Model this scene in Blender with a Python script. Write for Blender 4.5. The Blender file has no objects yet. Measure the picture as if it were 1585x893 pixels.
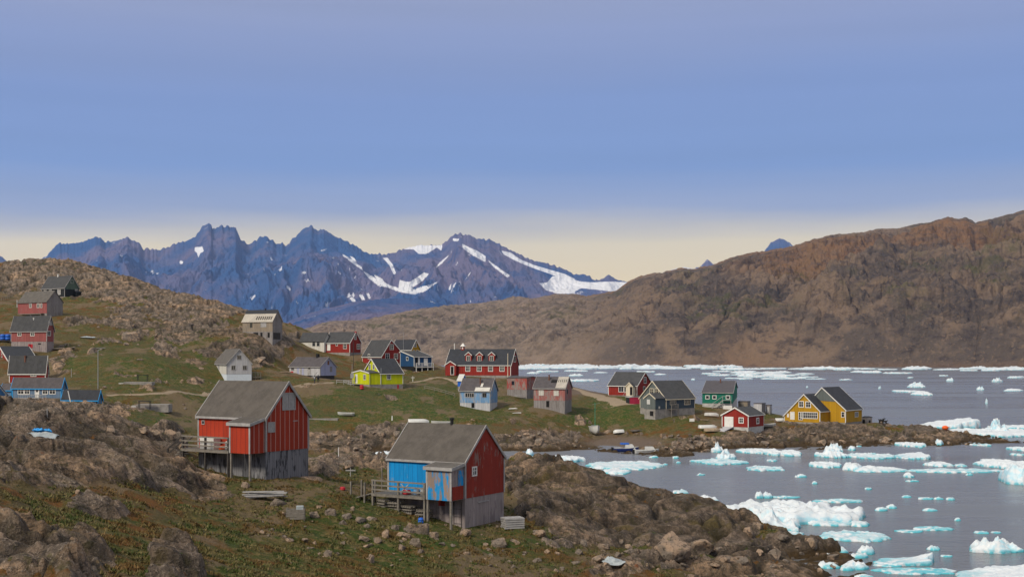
import bpy, bmesh, math, random
import numpy as np
from mathutils import Vector, Matrix
R = math.radians
F = 1845.0; CX = 792.5; HY = 552.0; CH = 17.0     # focal length in photo pixels, principal column, horizon row, camera height
scene = bpy.context.scene
col = scene.collection
rng = random.Random(7)

# ---------------------------------------------------------------- camera
cam = bpy.data.cameras.new('camera'); co = bpy.data.objects.new('camera', cam); col.objects.link(co)
co.location = (0, 0, CH); co.rotation_euler = (R(90), 0, 0)
cam.sensor_width = 36; cam.lens = 36*F/1585; cam.shift_y = (HY-446.5)/1585
cam.clip_start = 1; cam.clip_end = 60000
scene.camera = co

# ---------------------------------------------------------------- sky, sun, exposure
SUN_EL, SUN_AZ = 40, 222        # the sun stands behind the camera and to its left (azimuth clockwise from +Y)
w = bpy.data.worlds.new('World'); scene.world = w; w.use_nodes = True
nt = w.node_tree; nt.nodes.clear(); N = nt.nodes.new; Lk = nt.links.new
sky = N('ShaderNodeTexSky'); sky.sky_type = 'NISHITA'; sky.sun_disc = False
sky.sun_elevation = R(SUN_EL); sky.sun_rotation = R(SUN_AZ); sky.dust_density = 1.5
tc = N('ShaderNodeTexCoord'); sep = N('ShaderNodeSeparateXYZ'); Lk(tc.outputs['Generated'], sep.inputs[0])
# a thin veil of layered cloud: long flat streaks, cream near the horizon, blue grey and mauve above
mp = N('ShaderNodeMapping'); mp.inputs['Scale'].default_value = (1.6, 1.6, 16); Lk(tc.outputs['Generated'], mp.inputs[0])
nz = N('ShaderNodeTexNoise'); nz.inputs['Scale'].default_value = 1.5; nz.inputs['Detail'].default_value = 6; nz.inputs['Roughness'].default_value = .5
Lk(mp.outputs[0], nz.inputs[0])
def wmath(op, a, b):
    m = N('ShaderNodeMath'); m.operation = op
    for i, v in enumerate((a, b)):
        if isinstance(v, (int, float)): m.inputs[i].default_value = v
        else: Lk(v, m.inputs[i])
    return m.outputs[0]
elev = wmath('ADD', sep.outputs[2], wmath('MULTIPLY', wmath('SUBTRACT', nz.outputs[0], .5), .034))
elev = wmath('ADD', elev, wmath('MULTIPLY', sep.outputs[0], -.012))
cr = N('ShaderNodeValToRGB'); Lk(wmath('MULTIPLY', elev, 1.25), cr.inputs[0])   # ramp position 1 = 53 degrees up
SKY = [(.0, (1.10,.87,.49)), (.085, (1.11,.89,.51)), (.117, (.98,.83,.55)), (.151, (.38,.45,.65)), (.19, (.235,.365,.69)), (.26, (.235,.34,.645)),
       (.33, (.295,.36,.60)), (.41, (.385,.42,.59)), (.52, (.58,.60,.66)), (1.0, (.68,.68,.69))]
el = cr.color_ramp.elements
el[0].position, el[0].color = SKY[0][0], (*SKY[0][1], 1); el[1].position, el[1].color = SKY[-1][0], (*SKY[-1][1], 1)
for p_, c_ in SKY[1:-1]:
    e_ = el.new(p_); e_.color = (*c_, 1)
mp2 = N('ShaderNodeMapping'); mp2.inputs['Scale'].default_value = (1.2, 1.2, 34); mp2.inputs['Rotation'].default_value = (0, R(1.5), 0); Lk(tc.outputs['Generated'], mp2.inputs[0])
nz2 = N('ShaderNodeTexNoise'); nz2.inputs['Scale'].default_value = 1.1; nz2.inputs['Detail'].default_value = 7; Lk(mp2.outputs[0], nz2.inputs[0])
stv = wmath('ADD', wmath('MULTIPLY', nz2.outputs[0], .20), .90)
mx = N('ShaderNodeMix'); mx.data_type = 'RGBA'; mx.inputs[0].default_value = .93
sc_ = N('ShaderNodeVectorMath'); sc_.operation = 'SCALE'; Lk(wmath('MULTIPLY', stv, 10.0), sc_.inputs['Scale']); Lk(cr.outputs[0], sc_.inputs[0])
Lk(sky.outputs[0], mx.inputs[6]); Lk(sc_.outputs[0], mx.inputs[7])
bg = N('ShaderNodeBackground'); bg.inputs['Strength'].default_value = .1; Lk(mx.outputs[2], bg.inputs[0])
wo = N('ShaderNodeOutputWorld'); Lk(bg.outputs[0], wo.inputs[0])
sl = bpy.data.lights.new('sun', 'SUN'); sl.energy = 3.4; sl.angle = R(12); sl.color = (1, .90, .74)
so = bpy.data.objects.new('sun', sl); col.objects.link(so); so.location = (0, -50, 120)
a_, e2 = R(SUN_AZ), R(SUN_EL)
sdir = Vector((math.sin(a_)*math.cos(e2), math.cos(a_)*math.cos(e2), math.sin(e2)))
so.rotation_euler = sdir.to_track_quat('Z', 'Y').to_euler()
vs = scene.view_settings; vs.view_transform = 'Standard'; vs.look = 'None'; vs.gamma = 1; vs.exposure = 0; vs.use_curve_mapping = False
scene.render.engine = 'CYCLES'
scene.cycles.use_denoising = True
scene.cycles.max_bounces = 5; scene.cycles.volume_bounces = 0; scene.cycles.transparent_max_bounces = 4
scene.cycles.diffuse_bounces = 3; scene.cycles.glossy_bounces = 2

# ---------------------------------------------------------------- numpy noise
def hsh(ix, iy, s):
    h = (ix.astype(np.int64)*374761393 + iy.astype(np.int64)*668265263 + s*1274126177) & 0xffffffff
    h = ((h ^ (h >> 13))*1274126177) & 0xffffffff
    h = (h ^ (h >> 16)) & 0xffffffff
    return h/4294967295.0
def perlin(x, y, s=0):
    x = np.asarray(x, float); y = np.asarray(y, float)
    ix = np.floor(x); iy = np.floor(y); fx = x-ix; fy = y-iy
    u = fx*fx*fx*(fx*(fx*6-15)+10); v = fy*fy*fy*(fy*(fy*6-15)+10)
    def g(dx, dy):
        a = hsh(ix+dx, iy+dy, s)*2*math.pi
        return np.cos(a)*(fx-dx)+np.sin(a)*(fy-dy)
    a = g(0,0); b = g(1,0); c = g(0,1); d = g(1,1)
    return 1.5*((a*(1-u)+b*u)*(1-v)+(c*(1-u)+d*u)*v)
def fbm(x, y, o=4, s=0, r=.5):
    t = 0; a = 1; n = 0
    for i in range(o):
        t = t+a*perlin(x*2**i+17.3*i, y*2**i-9.1*i, s+i); n += a; a *= r
    return t/n
def ridged(x, y, o=4, s=0, r=.5):
    t = 0; a = 1; n = 0
    for i in range(o):
        t = t+a*(1-2*np.abs(perlin(x*2**i+17.3*i, y*2**i-9.1*i, s+i))); n += a; a *= r
    return t/n
def cells(x, y, s=0):
    x = np.asarray(x, float); y = np.asarray(y, float)
    ix = np.floor(x); iy = np.floor(y)
    f1 = np.full(x.shape, 9.); f2 = np.full(x.shape, 9.); idv = np.zeros(x.shape)
    for dx in (-1, 0, 1):
        for dy in (-1, 0, 1):
            cx = ix+dx; cy = iy+dy
            px = cx+.15+.7*hsh(cx, cy, s+1); py = cy+.15+.7*hsh(cx, cy, s+2)
            d = np.hypot(px-x, py-y); hv = hsh(cx, cy, s+3)
            closer = d < f1
            f2 = np.where(closer, f1, np.minimum(f2, d)); idv = np.where(closer, hv, idv); f1 = np.where(closer, d, f1)
    return f1, f2, idv
def blocks(x, y, s=0, edge=.22):
    x = x+.35*perlin(x*1.3, y*1.3, s+9); y = y+.35*perlin(x*1.3+5, y*1.3+7, s+10)
    f1, f2, i = cells(x, y, s)
    e = np.clip((f2-f1)/edge, 0, 1); e = e*e*(3-2*e)
    return (.35+.65*i)*e*(1-.35*f1*f1)
def sst(a, b, x):
    t = np.clip((x-a)/(b-a), 0, 1); return t*t*(3-2*t)

# ---------------------------------------------------------------- tagging and mesh helpers
def tag(o, label=None, cat=None, group=None, kind=None):
    if label: o['label'] = label
    if cat: o['category'] = cat
    if group: o['group'] = group
    if kind: o['kind'] = kind
    return o
def empty(name, loc=(0,0,0), rz=0):
    o = bpy.data.objects.new(name, None); o.location = loc; o.rotation_euler = (0, 0, rz)
    o.empty_display_size = .5; col.objects.link(o); return o
def grid_mesh(name, X, Y, Z, attrs=None, keep=None, smooth=True):
    n, m = X.shape
    me = bpy.data.meshes.new(name)
    idx = np.arange(n*m).reshape(n, m)
    q = np.stack([idx[:-1,:-1], idx[:-1,1:], idx[1:,1:], idx[1:,:-1]], -1).reshape(-1, 4)
    if keep is not None:
        k = (keep[:-1,:-1] | keep[1:,1:] | keep[1:,:-1] | keep[:-1,1:]).reshape(-1); q = q[k]
    me.vertices.add(n*m); me.vertices.foreach_set('co', np.stack([X, Y, Z], -1).reshape(-1).astype(np.float32))
    me.loops.add(q.size); me.loops.foreach_set('vertex_index', q.reshape(-1).astype(np.int32))
    me.polygons.add(len(q)); me.polygons.foreach_set('loop_start', (np.arange(len(q))*4).astype(np.int32))
    me.update(calc_edges=True)
    me.polygons.foreach_set('use_smooth', np.full(len(q), smooth))
    for k, v in (attrs or {}).items():
        a = me.attributes.new(k, 'FLOAT', 'POINT'); a.data.foreach_set('value', v.reshape(-1).astype(np.float32))
    o = bpy.data.objects.new(name, me); col.objects.link(o); return o
class MB:
    def __init__(s): s.v = []; s.f = []; s.mi = []
    def add(s, vs, fs, m=0):
        b = len(s.v); s.v += [tuple(v) for v in vs]; s.f += [tuple(i+b for i in f) for f in fs]; s.mi += [m]*len(fs); return s
    def box(s, x0, x1, y0, y1, z0, z1, m=0):
        return s.add([(x0,y0,z0),(x1,y0,z0),(x1,y1,z0),(x0,y1,z0),(x0,y0,z1),(x1,y0,z1),(x1,y1,z1),(x0,y1,z1)],
            [(0,3,2,1),(4,5,6,7),(0,1,5,4),(1,2,6,5),(2,3,7,6),(3,0,4,7)], m)
    def prism(s, pts, vec, m=0):
        n = len(pts); vec = Vector(vec); P = [Vector(p) for p in pts]; Q = [p+vec for p in P]
        nrm = Vector((0,0,0))
        for i in range(n): nrm += P[i].cross(P[(i+1) % n])
        if nrm.dot(vec) > 0: P.reverse(); Q.reverse()
        return s.add(P+Q, [tuple(range(n)), tuple(range(2*n-1, n-1, -1))]+[(i, i+n, (i+1) % n+n, (i+1) % n) for i in range(n)], m)
    def bar(s, p, q, w=.1, h=None, m=0):
        p = Vector(p); q = Vector(q); d = (q-p).normalized(); h = h or w
        a = d.cross(Vector((0,0,1)));
        if a.length < 1e-3: a = Vector((1,0,0))
        a.normalize(); b = a.cross(d); a *= w/2; b *= h/2
        return s.add([p-a-b, p+a-b, p+a+b, p-a+b, q-a-b, q+a-b, q+a+b, q-a+b],
            [(0,1,2,3),(7,6,5,4),(0,4,5,1),(1,5,6,2),(2,6,7,3),(3,7,4,0)], m)
    def tube(s, p, q, r, r2=None, n=8, m=0):
        p = Vector(p); q = Vector(q); d = (q-p).normalized(); r2 = r if r2 is None else r2
        a = d.orthogonal().normalized(); b = d.cross(a)
        vs = []
        for c, rr in ((p, r), (q, r2)):
            for i in range(n):
                t = 2*math.pi*i/n; vs.append(c+(a*math.cos(t)+b*math.sin(t))*rr)
        return s.add(vs, [tuple(range(n-1, -1, -1)), tuple(range(n, 2*n))]+[(i, (i+1) % n, (i+1) % n+n, i+n) for i in range(n)], m)
    def build(s, name, mat, parent=None, smooth=False):
        me = bpy.data.meshes.new(name); me.from_pydata(s.v, [], s.f)
        for mm in (mat if isinstance(mat, (list, tuple)) else [mat]): me.materials.append(mm)
        for p, i in zip(me.polygons, s.mi): p.material_index = i; p.use_smooth = smooth
        me.update()
        bm = bmesh.new(); bm.from_mesh(me); bmesh.ops.recalc_face_normals(bm, faces=bm.faces); bm.to_mesh(me); bm.free()
        o = bpy.data.objects.new(name, me); col.objects.link(o)
        if parent: o.parent = parent
        return o
def pt(px, py, D): return Vector(((px-CX)*D/F, D, CH+(HY-py)*D/F))

# ---------------------------------------------------------------- materials
class G:      # small node-graph helper
    def __init__(s, name):
        s.m = bpy.data.materials.new(name); s.m.use_nodes = True; s.t = s.m.node_tree; s.t.nodes.clear()
        s.out = s.n('ShaderNodeOutputMaterial'); s.b = s.n('ShaderNodeBsdfPrincipled'); s.l(s.b.outputs[0], s.out.inputs[0])
        s.b.inputs['Roughness'].default_value = .85; s.b.inputs['Specular IOR Level'].default_value = .3
    def n(s, t, **k):
        n = s.t.nodes.new(t)
        for a, v in k.items(): setattr(n, a, v)
        return n
    def l(s, a, b): s.t.links.new(a, b)
    def put(s, sock, v):
        if isinstance(v, (int, float)): sock.default_value = v
        elif isinstance(v, tuple): sock.default_value = (*v, 1) if len(v) == 3 and sock.type == 'RGBA' else v
        else: s.l(v, sock)
    def math(s, op, a, b=0., c=0.):
        n = s.n('ShaderNodeMath', operation=op)
        s.put(n.inputs[0], a); s.put(n.inputs[1], b); s.put(n.inputs[2], c); return n.outputs[0]
    def mix(s, f, a, b, mode='MIX'):
        n = s.n('ShaderNodeMix', data_type='RGBA', blend_type=mode); s.put(n.inputs[0], f); s.put(n.inputs[6], a); s.put(n.inputs[7], b); return n.outputs[2]
    def pos(s, obj=False):
        if obj: return s.n('ShaderNodeTexCoord').outputs['Object']
        return s.n('ShaderNodeNewGeometry').outputs['Position']
    def sc(s, v, k):
        n = s.n('ShaderNodeMapping'); n.inputs['Scale'].default_value = k if isinstance(k, tuple) else (k, k, k); s.l(v, n.inputs[0]); return n.outputs[0]
    def noise(s, v, scale=1, detail=5, rough=.55, dist=0):
        n = s.n('ShaderNodeTexNoise'); s.l(v, n.inputs['Vector']); n.inputs['Scale'].default_value = scale
        n.inputs['Detail'].default_value = detail; n.inputs['Roughness'].default_value = rough; n.inputs['Distortion'].default_value = dist; return n.outputs[0]
    def vor(s, v, scale=1, feature='F1', out='Distance', rnd=1):
        n = s.n('ShaderNodeTexVoronoi', feature=feature); s.l(v, n.inputs['Vector']); n.inputs['Scale'].default_value = scale; n.inputs['Randomness'].default_value = rnd; return n.outputs[out]
    def ss(s, a, b, x, lo=0., hi=1.):
        n = s.n('ShaderNodeMapRange', interpolation_type='SMOOTHSTEP'); s.put(n.inputs[0], x)
        n.inputs[1].default_value = a; n.inputs[2].default_value = b; n.inputs[3].default_value = lo; n.inputs[4].default_value = hi; return n.outputs[0]
    def attr(s, k): return s.n('ShaderNodeAttribute', attribute_name=k).outputs['Fac']
    def bump(s, h, st=.5, d=.05):
        n = s.n('ShaderNodeBump'); n.inputs['Strength'].default_value = st; n.inputs['Distance'].default_value = d; s.l(h, n.inputs['Height']); s.l(n.outputs[0], s.b.inputs['Normal'])
    def col(s, c): s.put(s.b.inputs['Base Color'], c)
    def rough(s, r): s.put(s.b.inputs['Roughness'], r)
# ================================================================ WATER
g = G('sea_water'); p = g.pos()
n1 = g.noise(g.sc(p, (.55, 1.6, 1)), 1, 4, .6); n2 = g.noise(g.sc(p, (.05, .16, 1)), 1, 3)
g.col(g.mix(g.noise(g.sc(p, (.006, .02, 1)), 1, 3), (.130,.137,.150), (.165,.172,.185))); g.rough(g.ss(.38, .62, g.noise(g.sc(p, (.004, .022, 1)), 1, 4, .6), .14, .34))
g.b.inputs['Specular IOR Level'].default_value = .5; g.b.inputs['IOR'].default_value = 1.33
g.bump(g.math('ADD', n1, g.math('MULTIPLY', n2, 2.)), .55, .35)
M_water = g.m
wv = MB(); wv.add([(-14000,-300,0),(14000,-300,0),(14000,15000,0),(-14000,15000,0)], [(0,1,2,3)])
tag(wv.build('water', M_water), 'calm grey blue fjord water dotted with drifting ice', kind='structure')

# ================================================================ NEAR LAND: heights from surveyed points
P_ = []
def sp(px, py, D): v = pt(px, py, D); P_.append((v.x, v.y, v.z))
def sz(px, z, D): P_.append(((px-CX)*D/F, D, z))
for a in [(-200,900,38),(0,893,38),(200,893,45),(400,893,58),(600,893,68),(800,893,74),(1000,893,82),(1200,893,88),(1300,888,94),
    (0,780,55),(0,690,72),(0,654,82),(0,627,88),(-150,600,88),(60,630,88),(110,640,88),(150,660,90),(205,678,90),(240,690,92),(290,725,93),(310,735,88),(280,760,80),
    (100,700,76),(200,730,78),(120,800,60),(250,800,68),(340,790,76),(300,712,96),(390,745,88),(440,748,88),(478,740,92),(330,716,95),
    (500,775,84),(400,820,72),(520,840,74),(480,722,112),(520,740,105),(540,707,150),(600,712,142),(590,775,91),(660,803,85),(720,823,85),(780,819,86),(640,850,76),(760,860,78),(460,712,130),
    (790,790,93),(790,770,100),(700,740,118),
    (785,710,120),(840,715,121),(872,722,121),(900,733,120),(945,750,119),(1010,755,117),(1060,772,114),(1120,790,110),(1165,809,106),(1190,827,103),(1250,845,101),(1310,864,99),
    (850,800,94),(870,790,98),(870,760,104),(900,838,89),(940,838,94),(1000,842,95),(1000,785,104),(940,775,104),(1060,846,95),(1110,845,95),(1110,810,102),(1180,850,94),(1240,868,96),(1150,838,98),
    # village slope, bank and peninsula
    (490,697,215),(600,697,216),(700,697,216),(800,697,216),(860,697,216),(490,668,222),(540,668,222),(540,650,228),(600,630,238),(500,620,240),(540,605,250),(600,602,262),
    (700,640,235),(750,639,248),(700,667,224),(800,650,235),(800,670,224),(860,633,252),(650,600,268),(700,600,268),(740,604,270),(808,611,272),(900,615,274),
    (940,676,238),(940,665,246),(900,640,256),(870,680,230),(1010,676,236),(950,695,222),(1060,680,222),(1050,704,206),(1015,702,208),(1100,690,222),
    (1150,693,223),(1250,693,223),(1350,690,229),(1430,690,229),(1530,682,241),(1345,657,256),(1400,662,255),(1460,668,252),(1530,680,246),
    (1130,674,228),(1158,672,230),(1108,686,222),(1125,689,221),(1180,673,234),(1215,655,257),(1290,656,250),(1335,657,258),(1240,668,240),(1330,672,240),
    (941,612,278),(1006,614,280),(884,600,285),(920,608,284),(960,631,258),(1030,643,249),(1076,641,254),(1110,632,268),(1137,630,270),(1190,641,264),(1130,650,248),(1060,660,238),(980,660,242),
    (803,585,302),(691,581,298),(745,586,296),(680,585,300),(680,566,328),(560,565,322),(620,567,320),(660,572,314),(560,549,342),(640,560,340),
    (470,532,335),(520,549,330),(558,551,328),(437,500,346),(456,504,346),(481,514,350),(437,527,292),(452,531,296),(376,516,300),(400,540,284),
    (373,489,330),(333,472,350),(303,460,360),(265,452.6,370),(227,441,380),(189,427,390),(151,417.6,400),(110,406,405),(75,406,405),(49,411,405),(22,417,405),(0,419,405),(-100,428,405),(-250,440,405),
    (95,460,340),(64,462,342),(127,459,340),(60,490,300),(97,489,300),(50,545,262),(83,545,262),(40,592,238),(0,592,238),(60,618,206),(150,632,196),(20,612,215),
    (150,480,320),(150,520,280),(150,560,245),(150,602,215),(250,470,340),(250,520,290),(250,560,252),(250,602,218),(330,520,292),(330,550,272),
    (340,594,254),(390,592,254),(330,604,240),(440,560,290),(500,588,268),(484,584,278),(520,570,298),(165,634,190),(230,668,155),(300,655,180),(0,520,272),(0,560,250),(-150,560,250),(-150,620,206)]: sp(*a)
for a in [(-200,11.5,25),(400,9,25),(900,5,28),(1400,1,40),(1500,-1.5,60),(0,11.2,104),(100,10.8,108),(160,9.6,116),(240,8.4,118),(-200,11.5,110),(330,7.6,130),
    (-200,10.5,150),(60,10.4,150),(400,6.5,150),(420,-.6,190),(540,-1.2,168),(600,-1.2,165),(700,-1,150),(785,-1,142),(480,.5,178),(500,-1.2,200),(650,-1.5,195),(860,-1.8,140),(1010,-1.8,133),(1120,-1.8,125),(1190,-1.8,116),(1310,-1.5,108),
    (1400,-2,96),(1380,-2,84),(1350,-1,90),(1500,-3,105),(1700,-3,100),(1700,-3,160),(1300,-3,150),(1000,-3,170),(750,-2.2,180),(800,-2,205),(950,-1.8,205),(1200,-3,195),(1130,-2,210),(1500,-3,215),(1700,-3,260),
    (1600,-1.5,245),(1450,-2,272),(1290,-1.5,285),(1350,-1.8,276),(1200,-1.5,300),(1130,-1.5,312),(1050,-1.5,325),(950,-1.5,335),(870,-1.5,345),(760,-1.5,385),(700,3,372),(820,-1.5,360),(620,8,400),(560,8,420),(480,12,430),(1200,-3,350),(1500,-3,330),(950,-3,400),
    (400,14,430),(300,20,450),(150,28,470),(0,30,475),(-250,30,475)]: sz(*a)
P_ = np.array(P_)
def _K(dx, dy, c=5.): return np.sqrt(dx*dx+dy*dy+c*c)
_A = _K(P_[:,0][:,None]-P_[:,0], P_[:,1][:,None]-P_[:,1]); _n = len(P_)
_T = np.c_[np.ones(_n), P_[:,:2]/100]
_S = np.block([[_A-np.eye(_n)*.25, _T], [_T.T, np.zeros((3,3))]])
_w = np.linalg.solve(_S, np.r_[P_[:,2], 0, 0, 0])
def base_h(x, y):
    x = np.asarray(x, float); y = np.asarray(y, float); sh = x.shape; x = x.ravel(); y = y.ravel(); o = np.empty(len(x))
    for i in range(0, len(x), 20000):
        a = x[i:i+20000]; b = y[i:i+20000]
        o[i:i+20000] = _K(a[:,None]-P_[:,0], b[:,None]-P_[:,1])@_w[:_n]+_w[_n]+_w[_n+1]*a/100+_w[_n+2]*b/100
    return o.reshape(sh)
# where bare rock, mud and lush grass lie: soft patches (photo column, photo row, half sizes, amount)
ROCK = [(600,615,14,4,.6),(470,600,20,5,.4),(560,640,30,5,.3),(770,650,30,5,.45),(1050,655,40,6,.4),(130,500,30,8,.6),(240,600,20,5,.5),(160,530,22,7,.6),(250,545,30,9,.6),(300,590,25,6,.5),(200,580,25,6,.5),(60,650,130,38,1.),(150,700,130,45,1.),(235,720,50,36,.85),(60,720,90,30,.7),(40,840,60,45,.9),(120,870,60,30,.8),(270,880,40,30,1.),(310,760,50,28,.45),(180,790,60,18,.5),(640,765,60,25,.1),
    (225,690,50,22,.9),(560,715,70,14,.75),(500,730,50,12,.5),(850,740,90,36,1.),(960,790,130,50,1.),(1080,810,90,48,1.),(1200,858,80,22,1.),(1265,872,70,22,1.),(1000,880,120,12,.5),(1130,880,80,12,.6),(870,838,40,10,.45),(830,800,40,18,.6),
    (640,685,190,16,1.),(840,684,60,13,1.),(600,672,60,12,.9),(1060,690,55,16,1.),(1250,676,150,17,1.),(1430,675,110,14,1.),(1290,662,120,7,.7),
    (110,425,150,24,1.),(200,450,140,16,1.),(300,478,110,14,1.),(0,435,60,20,.9),(380,540,52,30,.9),(300,505,70,16,.75),(210,500,50,9,.8),(202,521,18,9,1.),(270,520,40,14,.7),(440,520,40,14,.6),(360,520,50,16,.5),
    (640,575,30,9,.4),(700,650,90,10,.2),(330,600,35,8,.3),(880,652,70,8,.3),(95,555,25,25,.5),(300,560,28,10,.4),(980,672,60,5,.5)]
GREEN = [(650,620,200,35,.9),(950,640,110,24,1.),(230,560,160,60,.6),(560,760,160,40,.5),(700,850,160,30,.9),(420,740,80,30,.6),(240,650,70,20,.9),(380,640,200,30,.8),(830,830,80,20,.7),(500,820,200,30,.4),(820,785,50,14,.8),(870,778,30,12,1.),(960,845,120,10,.3),(1060,850,80,8,.2)]
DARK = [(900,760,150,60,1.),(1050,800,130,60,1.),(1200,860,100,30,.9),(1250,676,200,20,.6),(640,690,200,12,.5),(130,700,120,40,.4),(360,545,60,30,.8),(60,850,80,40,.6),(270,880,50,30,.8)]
MUD = [(965,686,62,11,1.),(905,606,45,7,.8)]
def blob(L, px, py):
    o = np.zeros(px.shape)
    for (cx, cy, rx, ry, a) in L: o = np.maximum(o, a*np.clip(1.45-np.hypot((px-cx)/rx, (py-cy)/ry), 0, 1))
    return np.clip(o*1.3, 0, 1)
SITES = []      # level building sites: x, y, radius, so that nothing pokes through floors
def blocks2(x, y, s=0, edge=.22):
    x = x+.35*perlin(x*1.3, y*1.3, s+9); y = y+.35*perlin(x*1.3+5, y*1.3+7, s+10)
    f1, f2, i = cells(x, y, s)
    e = np.clip((f2-f1)/edge, 0, 1); e = e*e*(3-2*e)
    return (.35+.65*i)*e*(1-.35*f1*f1), e
def land(x, y, full=False):
    x = np.asarray(x, float); y = np.asarray(y, float)
    b = base_h(x, y); px = CX+F*x/y; py = HY-F*(b-CH)/y
    n = fbm(x/9, y/9, 4, 3)
    r0 = blob(ROCK, px+40*fbm(x/14, y/14, 3, 21), py+14*fbm(x/14, y/14, 3, 22))
    rock = sst(.28, .62, r0+.55*n+.14*fbm(x/2.2, y/2.2, 3, 5)+.02)
    green = blob(GREEN, px, py); mud = blob(MUD, px+10*n, py+4*n)
    rock = rock*(1-mud); shore = sst(2.6, .2, b)*(1-mud); rock = np.maximum(rock, shore)
    wx = x+2.2*fbm(x/6, y/6, 3, 31); wy = y+2.2*fbm(x/6, y/6, 3, 32)
    c, s = math.cos(.5), math.sin(.5); u = wx*c+wy*s; v = (-wx*s+wy*c)*1.5
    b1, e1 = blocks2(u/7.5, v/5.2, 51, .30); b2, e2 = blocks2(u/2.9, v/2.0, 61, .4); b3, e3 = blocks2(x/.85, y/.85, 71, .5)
    q_ = v/2.6+.9*fbm(x/7, y/7, 4, 48); fr_ = q_-np.floor(q_); ledge = sst(.55, .95, fr_)-fr_
    am = .30+.75*sst(-.15, .25, fbm(x/26, y/26, 2, 47)); am = np.where(y > 300, am*.75, am)
    h = rock*(.75*ledge+1.1*(ridged(u/15, v/15, 2, 41)-.25)+1.05*(b1-.4)+am*.50*(b2-.4)+am*.15*(b3-.4)+.05*fbm(x/.6, y/.6, 2, 75))
    h = h+(1-rock)*(1-mud)*(.35*fbm(x/6, y/6, 3, 81)+.16*fbm(x/1.7, y/1.7, 3, 82)+.05*fbm(x/.4, y/.4, 2, 83)+.25*np.clip(blocks(x/3.5, y/3.5, 85)-.55, 0, 1))+mud*.05*fbm(x/1.5, y/1.5, 3, 84)
    k = np.ones(x.shape)
    for (sx, sy, sr) in SITES: k = np.minimum(k, sst(sr*.8, sr*1.25, np.hypot(x-sx, y-sy)))
    far_fade = 1.0
    z = b+h*(.25+.75*k)*far_fade
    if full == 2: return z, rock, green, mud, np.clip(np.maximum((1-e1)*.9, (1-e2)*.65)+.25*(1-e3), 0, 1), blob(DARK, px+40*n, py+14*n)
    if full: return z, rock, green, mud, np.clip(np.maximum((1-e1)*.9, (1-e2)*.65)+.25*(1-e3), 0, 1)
    return z
_Ds = np.exp(np.linspace(math.log(36), math.log(470), 2400))
def hit(px, py, lift=0.):
    X = (px-CX)*_Ds/F; Z = CH+(HY-py)*_Ds/F; h = land(X, _Ds)
    i = np.argmax(h >= Z)
    if h[i] < Z[i]: i = np.argmin(np.abs(h-Z))
    return Vector((X[i], _Ds[i], h[i]+lift))
def gz(x, y): return float(land(np.array([float(x)]), np.array([float(y)]))[0])
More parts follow.
